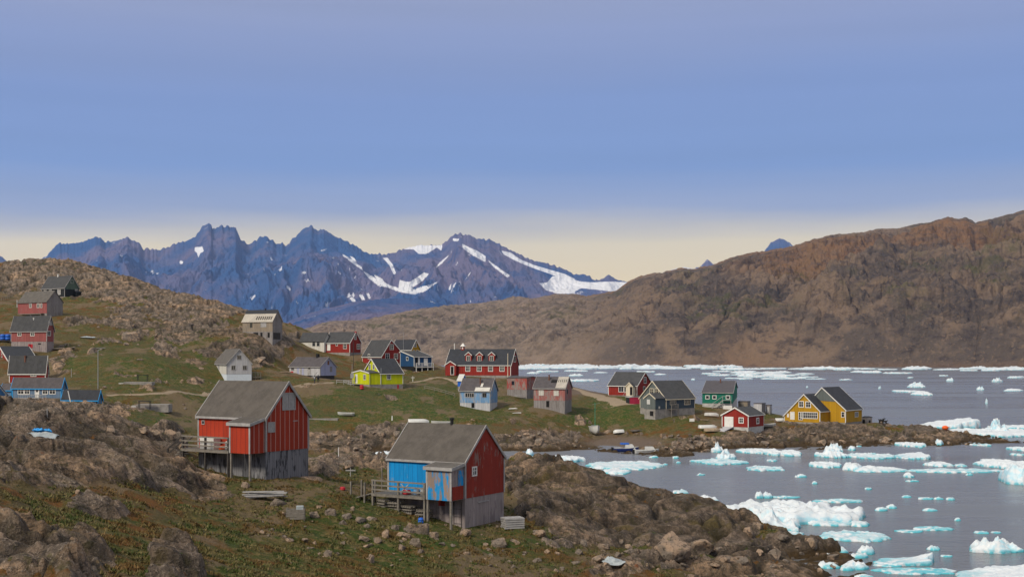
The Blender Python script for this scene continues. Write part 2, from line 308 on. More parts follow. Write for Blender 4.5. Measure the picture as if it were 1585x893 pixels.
def build_land():
    ta = np.linspace(-.58, .56, 1500); D = np.exp(np.linspace(math.log(26), math.log(480), 1000))
    T, DD = np.meshgrid(ta, D); X = T*DD
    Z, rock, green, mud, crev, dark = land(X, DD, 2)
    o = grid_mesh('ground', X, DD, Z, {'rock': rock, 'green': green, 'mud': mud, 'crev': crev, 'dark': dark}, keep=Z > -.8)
    g = G('ground_rock_and_tundra'); p = g.pos()
    rk = g.attr('rock'); gr = g.attr('green'); md = g.attr('mud')
    na = g.noise(p, .12, 5); nb = g.noise(p, .55, 6, .6); nc = g.noise(p, 2.2, 6, .65); nd = g.noise(p, 7, 4, .7); ne = g.noise(g.sc(p, (1.3,1.3,3.)), .9, 6, .7, .6)
    ng = g.noise(p, .035, 4); nh = g.noise(p, 4.2, 5, .7)
    rc = g.mix(g.ss(.40, .56, nb), (.20,.145,.100), (.50,.335,.215))
    rc = g.mix(g.ss(.40, .54, na), rc, g.mix(.6, rc, (.165,.145,.130)))
    rc = g.mix(g.ss(.48, .62, nh, 0, .7), rc, (.070,.058,.050))
    rc = g.mix(g.ss(.52, .64, ne, 0, .8), rc, (.030,.027,.026))
    rc = g.mix(g.ss(.52, .64, nd, 0, .65), rc, (.52,.42,.33))
    rc = g.mix(g.ss(.70, .74, g.noise(g.sc(p, 1.), 1.3, 3), 0, .5), rc, (.32,.09,.02))
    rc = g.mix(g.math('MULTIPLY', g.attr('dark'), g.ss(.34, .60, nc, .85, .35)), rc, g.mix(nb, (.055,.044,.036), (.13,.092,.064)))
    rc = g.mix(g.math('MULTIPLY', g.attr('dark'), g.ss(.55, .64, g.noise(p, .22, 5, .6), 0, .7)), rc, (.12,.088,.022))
    lich = g.ss(.56, .64, g.noise(p, .8, 5, .7), 0, .6); rc = g.mix(lich, rc, (.085,.075,.025))
    rc = g.mix(g.math('MULTIPLY', g.attr('crev'), .8), rc, (.020,.018,.012))  # crevices go near black: dark soil, plus shade painted into the rock colour
    gc = g.mix(g.ss(.40, .60, nb), (.050,.066,.012), (.110,.088,.028))
    gc = g.mix(g.ss(.48, .62, nc, 0, .9), gc, (.180,.140,.055))
    gc = g.mix(g.ss(.46, .56, ng, 0, .75), gc, (.120,.085,.040))
    gc = g.mix(g.math('MULTIPLY', g.ss(.49, .58, g.noise(g.sc(p, 1.), .35, 6, .65), 0, .85), g.math('SUBTRACT', 1., g.math('MULTIPLY', gr, .7))), gc, (.150,.060,.014))
    gc = g.mix(g.math('MULTIPLY', gr, g.ss(.36, .60, g.math('ADD', g.math('MULTIPLY', nc, .5), g.math('MULTIPLY', nb, .5)), .95, .1)), gc, (.040,.080,.013))
    gc = g.mix(g.ss(.52, .66, nh, 0, .75), gc, (.024,.034,.008))
    gc = g.mix(g.ss(.60, .70, nd, 0, .5), gc, (.17,.15,.075))
    bare = g.noise(g.sc(p, (1., .6, 1.)), .11, 6, .7); gc = g.mix(g.ss(.53, .59, bare, 0, .8), gc, (.175,.125,.075))
    gc = g.mix(g.ss(.64, .70, g.noise(p, 1.1, 4), 0, .6), gc, (.13,.12,.012))
    up = g.n('ShaderNodeSeparateXYZ'); g.l(g.n('ShaderNodeNewGeometry').outputs['Normal'], up.inputs[0])
    # turf also sits on level ledges of the rock, bare stone shows where the turf is steep
    f = g.math('ADD', rk, g.math('MULTIPLY', g.math('SUBTRACT', nc, .5), .9))
    f = g.math('ADD', f, g.ss(.72, .90, up.outputs[2], .25, -.20))
    f = g.math('ADD', f, g.math('MULTIPLY', g.math('SUBTRACT', nb, .5), .6))
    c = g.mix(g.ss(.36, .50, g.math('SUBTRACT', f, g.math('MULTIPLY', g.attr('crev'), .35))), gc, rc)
    c = g.mix(md, c, g.mix(nc, (.12,.085,.062), (.19,.145,.11)))
    sepz = g.n('ShaderNodeSeparateXYZ'); g.l(p, sepz.inputs[0])
    tide = g.ss(1.1, .25, g.math('ADD', sepz.outputs[2], g.math('MULTIPLY', g.math('SUBTRACT', nb, .5), 1.2)))   # dark weed-stained band above the water
    c = g.mix(g.math('MULTIPLY', tide, g.math('SUBTRACT', 1., md)), c, g.mix(nc, (.028,.022,.016), (.10,.062,.026)))
    g.col(c); g.rough(.92); g.b.inputs['Specular IOR Level'].default_value = .15
    g.bump(g.math('ADD', g.math('MULTIPLY', nc, .5), g.math('ADD', g.math('MULTIPLY', nd, .45), g.math('MULTIPLY', ne, .6))), 1., .5)
    o.data.materials.append(g.m)
    tag(o, 'rocky tundra shore with rough grass, boulders and bare ledges', kind='structure')
# ================================================================ FAR HILLS AND MOUNTAINS
def interp(pts, x): 
    a = np.array(sorted(pts)); return np.interp(x, a[:,0], a[:,1])
FARHILL = [(300,520),(430,519),(476,508),(493,501),(515,496.7),(560,495),(574,493),(598,487.5),(641,479),(687,472.8),(736,469.5),(779,464),(795,458),(825,462),(864,454),(887,455),(907,458),(936,453),(953,450),(972,436),(992,427),
    (1018,422),(1034,419),(1058,414),(1074,416.6),(1103,410),(1135,397.5),(1168,390.6),(1200,386.5),(1225,381),(1261,370),(1286,364),(1314,361),(1343,359),(1363,353),(1388,354),(1404,350),(1436,344.6),(1453,338.5),(1467,335),(1481,338.5),(1496,337),
    (1506,342.6),(1510,344.6),(1530,340.5),(1555,333.6),(1585,326),(1700,300),(1900,290)]
def far_hill():
    px = np.linspace(330, 1840, 1300); t = np.r_[np.linspace(0, 1, 330), np.linspace(1.02, 1.6, 24)]
    PX, T = np.meshgrid(px, t)
    Ds = np.interp(PX, [330, 800, 1000, 1600, 1840], [2700, 2330, 2120, 1850, 1800]); Dr = np.interp(PX, [330, 800, 1000, 1600, 1840], [4300, 3900, 3500, 3300, 3250])
    zr = (HY-interp(FARHILL, PX))*Dr/F+CH
    Dd = Ds+(Dr-Ds)*T; X = (PX-CX)*Dd/F; Y = Dd
    wx = X+70*fbm(X/300, Y/300, 4, 5); wy = Y+70*fbm(X/300, Y/300, 4, 6)
    tt = np.clip(T, 0, 1)
    prof = .10*sst(0, .05, tt)+.90*(1-(1-tt)**1.12)
    env = np.clip(np.minimum(tt*14, (1-tt)*3.4+.03), 0, 1)
    c, s = math.cos(.75), math.sin(.75); u = wx*c+wy*s; v = -wx*s+wy*c
    q_ = (wy+.35*wx)/120+.8*fbm(X/260, Y/260, 4, 17); fq = q_-np.floor(q_); ledg = sst(.5, .9, fq)-fq
    nz = 60*ridged(u/420, v/260, 5, 11, .52)+26*fbm(X/150, Y/150, 4, 12)+16*ledg+26*(ridged(u/110, v/70, 5, 14, .6)-.2)+17*(blocks(u/75, v/42, 15)-.4)+8*(blocks(wx/22, wy/22, 16)-.4)
    # one long diagonal gully running down from the right-hand summit
    gx = interp([(0,1120),(.25,1200),(.45,1290),(.62,1380),(.8,1440),(1,1475)], tt.ravel()).reshape(tt.shape) if False else np.interp(tt, [0,.2,.4,.6,.8,1], [1150,1215,1290,1375,1440,1475])
    gd = (PX-gx)/26.; gul = -26*np.exp(-gd*gd)*np.clip(tt*4, 0, 1)*np.clip((1-tt)*5, 0, 1)+22*np.exp(-((gd-2.4)/1.8)**2)*np.clip((1-tt)*3, 0, 1)*np.clip(tt*3, 0, 1)
    sc = np.interp(PX, [330, 900, 1050, 1840], [.42, .5, .9, 1.])
    Z = zr*prof+nz*env*sc+gul*1.5
    over = T > 1; Z = np.where(over, zr-(T-1)*zr*1.4, Z)
    lim = CH+(HY-interp(FARHILL, PX))*Y/F; Z = np.minimum(Z, lim-13.5*(1-tt)+5*perlin(X/28, Y/60, 33)+3*perlin(X/9, Y/30, 34)-2)
    Z = np.where(T <= 0, -6, Z); Z = np.maximum(Z, -6)
    green = sst(.0, .40, fbm(X/150+3, Y/300, 5, 77))*sst(1.1, .6, tt)*sst(.0, .15, tt)
    soil = sst(-.05, .35, fbm(X/420+1.7, Y/500+2, 4, 78)+.35*(tt-.5))*np.interp(PX, [330, 880, 960], [.1, .25, 1])
    pale = np.interp(PX, [330, 850, 1000], [1, .75, .0])
    o = grid_mesh('far_hills', X, Y, Z, {'green': green, 'soil': soil, 'pale': pale})
    g = G('far_hillside'); p = g.pos()
    n1 = g.noise(g.sc(p, (1,1,1.6)), .006, 7, .65, .4); n2 = g.noise(g.sc(p, (1,1,2)), .028, 6, .7); n3 = g.noise(p, .11, 5, .75)
    rc = g.mix(g.ss(.42, .58, n1), (.110,.086,.070), (.225,.158,.108))
    rc = g.mix(g.ss(.50, .64, n2, 0, .7), rc, (.050,.040,.040))
    rc = g.mix(g.ss(.53, .66, n3, 0, .75), rc, (.235,.165,.110))
    rc = g.mix(g.math('MULTIPLY', g.attr('pale'), .85), rc, g.mix(g.ss(.36, .66, n2), (.15,.118,.090), (.38,.285,.21)))
    rc = g.mix(g.math('MULTIPLY', g.attr('soil'), g.ss(.42, .62, n2, .95, .3)), rc, (.235,.128,.062))
    rc = g.mix(g.math('MULTIPLY', g.attr('green'), g.ss(.40, .56, n2, .65, .0)), rc, (.068,.080,.016))
    rc = g.mix(g.ss(.60, .70, g.noise(p, .016, 6, .7), 0, .5), rc, (.030,.030,.018))
    sz_ = g.n('ShaderNodeSeparateXYZ'); g.l(p, sz_.inputs[0])
    rc = g.mix(g.ss(26, 4, g.math('ADD', sz_.outputs[2], g.math('MULTIPLY', n3, 20.)), 0, .55), rc, (.21,.125,.078))
    g.col(rc); g.rough(.95); g.b.inputs['Specular IOR Level'].default_value = .1
    g.bump(g.math('ADD', n2, g.math('MULTIPLY', n3, .5)), 1., 14.)
    o.data.materials.append(g.m); tag(o, 'brown rocky hills across the fjord, rising to the right', kind='structure')

RANGE = [(-200,470),(-120,440),(-60,420),(20,430),(49,410),(68,399.5),(79,388),(89,377.6),(113,376.8),(128,374),(144,368.5),(153,366),(163,375),(178,373),(189,370),(197,367),(206,373),(215,375),(221,385),(235,385),(246,387.4),(265,380.6),(271,376.7),(286,374),(299,368.5),(310,356),
    (314,349.5),(322,346),(327,347),(329,354),(335,353),(342,349.5),(365,352),(368,361.6),(375,373),(386,378.7),(394,373),(401,368),(410,365),(420,371),(428,377.5),(435,376),(443,380.6),(454,369),(469,355),(480,349),(490,356),(501,355),(518,365.4),(545,377.5),(568,392),(592,394),
    (611,391),(625,385),(648,379.5),(674,380),(684,378.7),(697,368),(705,361.3),(725,363.6),(739,369.5),(759,371),(775,379.3),(795,389),(821,402),(848,408),(871,415.4),(890,425),(907,424.6),(920,433.4),(933,431.8),(942,425),(953,431.8),(972,437),(1020,450),(1100,470),(1250,490)]
SNOW = [   # polygons of lying snow, photo columns and rows of their corners on the slope
    [(624,386),(636,381),(650,379),(674,380),(685,379),(683,388),(676,383),(660,393),(648,393),(640,386)],
    [(577,441),(600,445),(618,452),(640,455),(655,452),(682,434),(668,440),(652,444),(640,448),(637,446),(655,434),(664,424),(656,422),(645,430),(632,437),(618,433),(617,446),(604,442),(590,434),(584,431),(577,433),(592,442)],
    [(592,399),(600,399),(608,410),(613,424),(609,424),(603,411),(596,403)], [(671,418),(684,408),(699,391),(693,396),(680,407)],
    [(715,377),(724,382),(738,388),(752,397),(752,406),(742,401),(728,393),(716,384)], [(752,400),(768,412),(790,427),(785,429),(766,415)],
    [(776,388),(790,391),(806,402),(826,410),(850,417),(874,424),(890,432),(885,436),(862,428),(840,420),(815,411),(796,403),(780,394)],
    [(834,438),(846,438),(855,428),(868,427),(884,432),(900,436),(918,437),(934,436),(950,436),(970,437),(985,440),(985,454),(940,450),(900,446),(884,454),(865,455),(845,449)],
    [(302,383),(313,382),(316,389),(310,392),(307,400),(305,391),(301,389)], [(278,403),(284,405),(282,409),(278,408)], [(530,393),(545,402),(560,414),(562,419),(546,408),(531,396)], [(541,396),(548,399),(553,406),(547,404)],
    [(560,418),(580,430),(590,440),(584,441),(572,432)], [(579,425),(592,432),(595,436),(583,433)], [(444,442),(450,446),(449,450),(444,446)], [(466,422),(471,420),(476,422),(470,424)], [(540,461),(546,460),(551,466),(546,467)],[(555,456),(561,456),(565,464),(560,464)],[(567,454),(571,454),(574,462),(571,463)],
    [(701,369),(711,370),(708,374),(701,373)], [(522,405),(526,412),(523,412)], [(718,437),(732,418),(727,422)], [(694,447),(699,438),(697,450)], [(705,448),(692,454),(700,452)]]
def inpoly(px, py, poly):
    c = np.zeros(px.shape, bool); n = len(poly)
    for i in range(n):
        x1, y1 = poly[i]; x2, y2 = poly[(i+1) % n]
        if y1 == y2: continue
        k = ((y1 > py) != (y2 > py)) & (px < (x2-x1)*(py-y1)/(y2-y1)+x1); c ^= k
    return c
def mountain_material():
    g = G('mountain_rock'); p = g.pos()
    n1 = g.noise(g.sc(p, (1,1,.7)), .0009, 8, .62, .3); n2 = g.noise(g.sc(p, (1,1,.5)), .005, 7, .72, .6)
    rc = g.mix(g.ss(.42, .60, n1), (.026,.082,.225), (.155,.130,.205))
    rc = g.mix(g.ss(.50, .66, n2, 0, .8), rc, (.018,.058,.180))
    sm = g.attr('snow')
    sm = g.ss(.34, .56, g.math('ADD', sm, g.math('MULTIPLY', g.math('SUBTRACT', n2, .5), 1.1)))
    bits = g.math('MULTIPLY', g.ss(.655, .69, g.noise(g.sc(p, (1.6,1.,.45)), .0042, 5, .6, .5)), g.ss(-2500, 900, g.n('ShaderNodeSeparateXYZ').outputs[0]) if False else 1.)
    rc = g.mix(g.math('MULTIPLY', bits, .9), rc, (.80,.80,.84))
    rc = g.mix(sm, rc, (.86,.86,.88)); g.col(rc); g.rough(.95); g.b.inputs['Specular IOR Level'].default_value = .1
    g.bump(g.math('ADD', n2, g.math('MULTIPLY', g.noise(g.sc(p, (1,1,.6)), .018, 5, .7), .5)), .9, 60.); return g.m
def mountains():
    mm = mountain_material()
    def rng_patch(name, sil, x0, x1, D0, D1, back, nx, nt, snow, amp, seed, label):
        px = np.linspace(x0, x1, nx); t = np.r_[np.linspace(0, 1, nt), np.linspace(1.03, 1.8, 14)]
        PX, T = np.meshgrid(px, t); jag = interp(sil, PX)
        jag0 = jag; jag = jag+(3.0*perlin(PX/5., PX*0, seed+3)+1.1*perlin(PX/2.2, PX*0+3, seed+4))*amp*np.clip(T, 0, 1)**7
        zr = (HY-jag)*D1/F+CH; Dd = D0+(D1-D0)*T; X = (PX-CX)*Dd/F; Y = Dd; tt = np.clip(T, 0, 1)
        wx = X+380*fbm(X/1500, Y/1500, 4, seed+5)
        spur = ridged(wx/950+Y/5200, Y/4200, 5, seed, .55)
        sub = ridged(wx/330+Y/2600, Y/1600, 5, seed+7, .6)
        env = np.clip(tt*3, 0, 1)*np.clip((1-tt)*2.6+.0, 0, 1)
        prof = tt**1.25*.95+.05*tt
        Z = zr*prof+env*(330*(spur-.35)+130*(sub-.2)+45*ridged(X/110, Y/170, 4, seed+8, .6))*amp
        Z = np.where(T > 1, zr-(T-1)*zr*1.1, Z); Z = np.where(T <= 0, -4, Z); Z = np.maximum(Z, -4)
        sn = np.zeros(PX.shape); PY = HY-F*(Z-CH)/Y; 
        if snow:
            for dx, dy in ((-.8,0),(.8,0),(0,-.7),(0,.7),(0,0)):
                m = np.zeros(PX.shape, bool)
                for poly in snow:
                    xs = [q[0] for q in poly]; ys = [q[1] for q in poly]
                    bb = (PX > min(xs)-3) & (PX < max(xs)+3) & (PY > min(ys)-3) & (PY < max(ys)+3)
                    m |= bb & inpoly(PX+dx, PY+dy, poly)
                sn += m/5.
        o = grid_mesh(name, X, Y, Z, {'snow': sn}); o.data.materials.append(mm); tag(o, label, kind='structure')
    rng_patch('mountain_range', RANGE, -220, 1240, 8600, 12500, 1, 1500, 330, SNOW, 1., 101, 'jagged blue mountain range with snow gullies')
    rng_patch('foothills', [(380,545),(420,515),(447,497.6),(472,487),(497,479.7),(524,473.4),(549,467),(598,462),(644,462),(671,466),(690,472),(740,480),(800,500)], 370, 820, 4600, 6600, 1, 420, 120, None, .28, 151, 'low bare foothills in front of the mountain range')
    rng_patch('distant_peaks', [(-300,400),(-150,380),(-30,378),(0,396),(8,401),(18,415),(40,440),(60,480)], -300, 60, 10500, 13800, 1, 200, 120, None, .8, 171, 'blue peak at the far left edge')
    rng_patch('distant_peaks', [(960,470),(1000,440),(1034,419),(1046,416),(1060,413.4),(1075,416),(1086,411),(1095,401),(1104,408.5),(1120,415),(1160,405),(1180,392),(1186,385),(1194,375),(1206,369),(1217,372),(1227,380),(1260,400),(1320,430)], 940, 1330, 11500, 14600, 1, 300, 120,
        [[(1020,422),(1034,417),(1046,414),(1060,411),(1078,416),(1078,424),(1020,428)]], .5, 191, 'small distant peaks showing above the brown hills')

def haze():
    b = MB().box(-15000, 15000, -400, 15200, -9, 1650)
    o = b.build('haze', None); o.data.materials.clear()
    m = bpy.data.materials.new('blue_air'); m.use_nodes = True; t = m.node_tree; t.nodes.clear()
    ou = t.nodes.new('ShaderNodeOutputMaterial'); v = t.nodes.new('ShaderNodeVolumePrincipled')
    v.inputs['Color'].default_value = (.36,.55,1.,1); v.inputs['Density'].default_value = 3.2e-5; v.inputs['Anisotropy'].default_value = .1
    t.links.new(v.outputs[0], ou.inputs['Volume']); o.data.materials.append(m)
    tag(o, 'thin blue air haze over the fjord', kind='stuff')
far_hill(); mountains(); haze()
# ================================================================ MATERIALS OF BUILT THINGS
def boards(name, c, wear=None, amt=0., w=.28, gap=None, gapw=.06, hor=False, rough=.8, streak=.25, lo=None):
    g = G(name); p = g.pos(True); sx = g.n('ShaderNodeSeparateXYZ'); g.l(p, sx.inputs[0])
    u = sx.outputs[2] if hor else g.math('ADD', sx.outputs[0], sx.outputs[1])
    k = g.math('FRACT', g.math('DIVIDE', u, w)); cell = g.math('FLOOR', g.math('DIVIDE', u, w))
    cmb = g.n('ShaderNodeCombineXYZ'); g.l(cell, cmb.inputs[0])
    wn = g.n('ShaderNodeTexWhiteNoise'); wn.noise_dimensions = '3D'; g.l(cmb.outputs[0], wn.inputs[0])
    grain = g.noise(g.sc(p, (1.,1.,9.) if hor else (5.,5.,.6)), 1.2, 5, .65)
    dark = tuple(v*.72 for v in c)
    cc = g.mix(wn.outputs[0], c, dark); cc = g.mix(g.ss(.35, .7, grain, 0, streak*1.6), cc, tuple(v*.5 for v in c))
    if wear:
        n = g.noise(g.sc(p, (1.1,1.1,2.5) if hor else (2.6,2.6,.55)), 1.3, 7, .68)
        n2 = g.noise(p, .45, 3)
        f = g.math('ADD', g.math('MULTIPLY', n, .75), g.math('MULTIPLY', n2, .35))
        if lo is not None: f = g.math('ADD', f, g.ss(lo[1], lo[0], sx.outputs[2], 0, .12))
        th = .80-.42*amt
        cc = g.mix(g.ss(th-.025, th+.04, f), cc, g.mix(wn.outputs[0], wear, tuple(v*.7 for v in wear)))
    j = g.math('LESS_THAN', k, gapw)
    cc = g.mix(g.math('MULTIPLY', j, .8), cc, gap or tuple(v*.25 for v in c))
    g.col(cc); g.rough(rough); g.bump(g.math('SUBTRACT', grain, g.math('MULTIPLY', j, 1.)), .4, .02); return g.m
def plain(name, c, rough=.7, var=.25, scale=2., spec=.3, metal=0):
    g = G(name); p = g.pos(True); n = g.noise(p, scale, 5, .65)
    g.col(g.mix(g.ss(.35, .7, n, 0, 1), c, tuple(v*(1-var) for v in c))); g.rough(rough); g.b.inputs['Specular IOR Level'].default_value = spec
    g.b.inputs['Metallic'].default_value = metal; g.bump(n, .2, .01); return g.m
def felt(name, c, streakc=None, w=.9):
    g = G(name); p = g.pos(True); sx = g.n('ShaderNodeSeparateXYZ'); g.l(p, sx.inputs[0])
    n = g.noise(p, 1.1, 6, .65); n2 = g.noise(g.sc(p, (2.5,2.5,.8)), 2.2, 5, .7)
    u = g.math('FRACT', g.math('DIVIDE', g.math('ADD', sx.outputs[0], sx.outputs[1]), w))
    cc = g.mix(g.ss(.38, .65, n), c, tuple(v*.74 for v in c)); cc = g.mix(g.ss(.5, .75, n2, 0, .5), cc, streakc or tuple(v*1.35 for v in c))
    cc = g.mix(g.math('MULTIPLY', g.math('LESS_THAN', u, .05), .35), cc, tuple(v*.5 for v in c))
    g.col(cc); g.rough(.9); g.bump(n2, .3, .02); return g.m
M = dict(
  red=boards('red_painted_boards', (.33,.034,.012), (.30,.20,.18), .28, .50, (.50,.32,.28), .10),
  red_side=boards('bright_red_boards', (.40,.038,.012), (.30,.12,.09), .12, .45, (.10,.015,.01), .09),
  red_worn=boards('worn_red_boards', (.27,.026,.012), (.24,.17,.15), .42, .22, (.13,.02,.015), .07),
  red_clean=boards('deep_red_boards', (.28,.022,.013), None, 0, .25, (.16,.012,.01), .08),
  red_faded=boards('faded_rose_boards', (.30,.085,.080), (.22,.16,.16), .35, .2, (.16,.05,.05), .08),
  red_peel=boards('peeling_red_boards', (.36,.075,.062), (.27,.22,.20), .62, .2, (.15,.08,.07), .08),
  pink_peel=boards('peeling_pink_grey_boards', (.36,.13,.115), (.29,.215,.20), .60, .2, (.15,.10,.09), .08),
  blue_vivid=boards('vivid_blue_boards', (.0,.25,.62), (.10,.24,.42), .38, .42, (.0,.11,.32), .09),
  blue_peel=boards('peeling_blue_boards', (.0,.27,.64), (.27,.20,.16), .68, .25, (.10,.15,.25), .06),
  blue_worn=boards('weathered_pale_blue_boards', (.16,.32,.55), (.33,.35,.39), .55, .2, (.10,.15,.22), .08),
  blue_grey=boards('grey_blue_boards', (.135,.205,.30), None, 0, .18, (.06,.10,.18), .1),
  blue_deep=boards('deep_blue_boards', (.010,.060,.16), None, 0, .2, (.005,.03,.08), .1),
  lime=boards('lime_yellow_boards', (.52,.56,.0), None, 0, .25, (.42,.46,.0), .08, streak=.1),
  ochre=boards('ochre_yellow_boards', (.46,.255,.008), None, 0, .22, (.28,.13,.005), .08, streak=.12),
  lav=boards('lavender_boards', (.37,.39,.56), (.33,.32,.34), .3, .2, (.24,.25,.36), .08),
  white_b=boards('off_white_boards', (.62,.60,.55), (.45,.43,.40), .3, .2, (.4,.39,.36), .08),
  grey_b=boards('weathered_grey_boards', (.27,.25,.245), (.20,.18,.17), .5, .2, (.09,.08,.08), .09),
  grey_pale=boards('pale_grey_boards', (.50,.50,.52), (.40,.40,.41), .3, .2, (.25,.25,.26), .08),
  grey_rose=boards('rose_grey_basement_boards', (.30,.255,.25), (.20,.165,.165), .45, .26, (.13,.10,.10), .06),
  tar=boards('tarred_basement_boards', (.060,.060,.066), (.20,.20,.215), .70, .24, (.015,.015,.02), .08),
  tan_b=boards('bare_tan_boards', (.30,.245,.185), (.21,.18,.15), .5, .2, (.12,.095,.07), .09),
  slate_b=boards('slate_blue_boards', (.055,.080,.105), None, 0, .2, (.03,.045,.06), .1, hor=True),
  slate_g=boards('grey_green_gable_boards', (.135,.155,.150), None, 0, .22, (.07,.08,.08), .1),
  green_b=boards('green_painted_boards', (.010,.175,.115), None, 0, .2, (.005,.09,.06), .1, hor=True),
  green_d=boards('green_grey_gable_boards', (.10,.15,.115), (.16,.17,.16), .4, .2, (.05,.07,.055), .08),
  black_b=boards('black_tarred_boards', (.018,.022,.024), None, 0, .2, (.008,.008,.008), .1),
  pinkred=boards('pink_red_boards', (.46,.028,.075), None, 0, .2, (.25,.015,.04), .1),
  conc=plain('concrete', (.28,.26,.24), .95, .35, 1.2), conc_l=plain('pale_concrete', (.46,.45,.43), .95, .3, 1.2),
  white=plain('white_paint', (.66,.65,.62), .6, .12), white_d=plain('weathered_white_trim', (.34,.33,.325), .8, .3), whiteblue=plain('pale_painted_plinth', (.56,.62,.68), .7, .1),
  cream=plain('cream_trim', (.62,.55,.42), .7, .15), blue_t=plain('bright_blue_trim', (.02,.28,.62), .6, .1),
  glass=plain('dark_window_glass', (.020,.023,.028), .12, .2, 2, .6), board_up=plain('boarded_window_panel', (.33,.32,.32), .85, .25),
  dark=plain('dark_interior', (.012,.011,.011), .95), wood=plain('bare_wood', (.33,.25,.17), .85, .4), wood_g=plain('silvered_wood', (.20,.18,.155), .9, .4, 3), wood_d=plain('dark_wet_wood', (.055,.048,.044), .9, .4, 3),
  felt=felt('grey_roof_felt', (.092,.081,.071)), felt_w=felt('brown_grey_roof_felt', (.110,.100,.090), (.16,.145,.125)), felt_d=felt('dark_roof_felt', (.036,.039,.047)), felt_m=felt('slate_grey_roof_felt', (.060,.061,.064)), felt_p=felt('purple_grey_roof_felt', (.085,.076,.080)),
  plank_l=boards('bare_roof_planks', (.50,.46,.40), (.30,.27,.24), .3, .25, (.10,.09,.08), .1),
  metal=plain('galvanised_metal', (.30,.31,.32), .5, .2, 2, .5, .3), rust=plain('rusty_metal', (.16,.07,.045), .8, .3), rubber=plain('black_rubber', (.014,.014,.016), .7),
  blue_p=plain('blue_plastic', (.02,.12,.52), .5, .15), blue_n=plain('navy_hull_paint', (.012,.035,.19), .35, .15, 2, .5), hull=plain('white_hull_paint', (.55,.55,.53), .4, .12, 2, .5),
  orange=plain('orange_plastic', (.75,.12,.02), .5, .15), redp=plain('red_plastic', (.45,.02,.03), .5, .2), green_p=plain('green_plastic', (.02,.22,.14), .5, .2),
  cloth_d=plain('dark_cloth', (.02,.02,.026), .9), cloth_b=plain('grey_trousers', (.05,.05,.06), .9), skin=plain('skin', (.42,.26,.19), .6), tarp=plain('grey_white_tarpaulin', (.34,.38,.40), .6, .25, 3), tarp_b=plain('blue_tarpaulin', (.03,.30,.72), .5, .2, 3), fur=plain('dark_fur', (.02,.02,.022), .95))
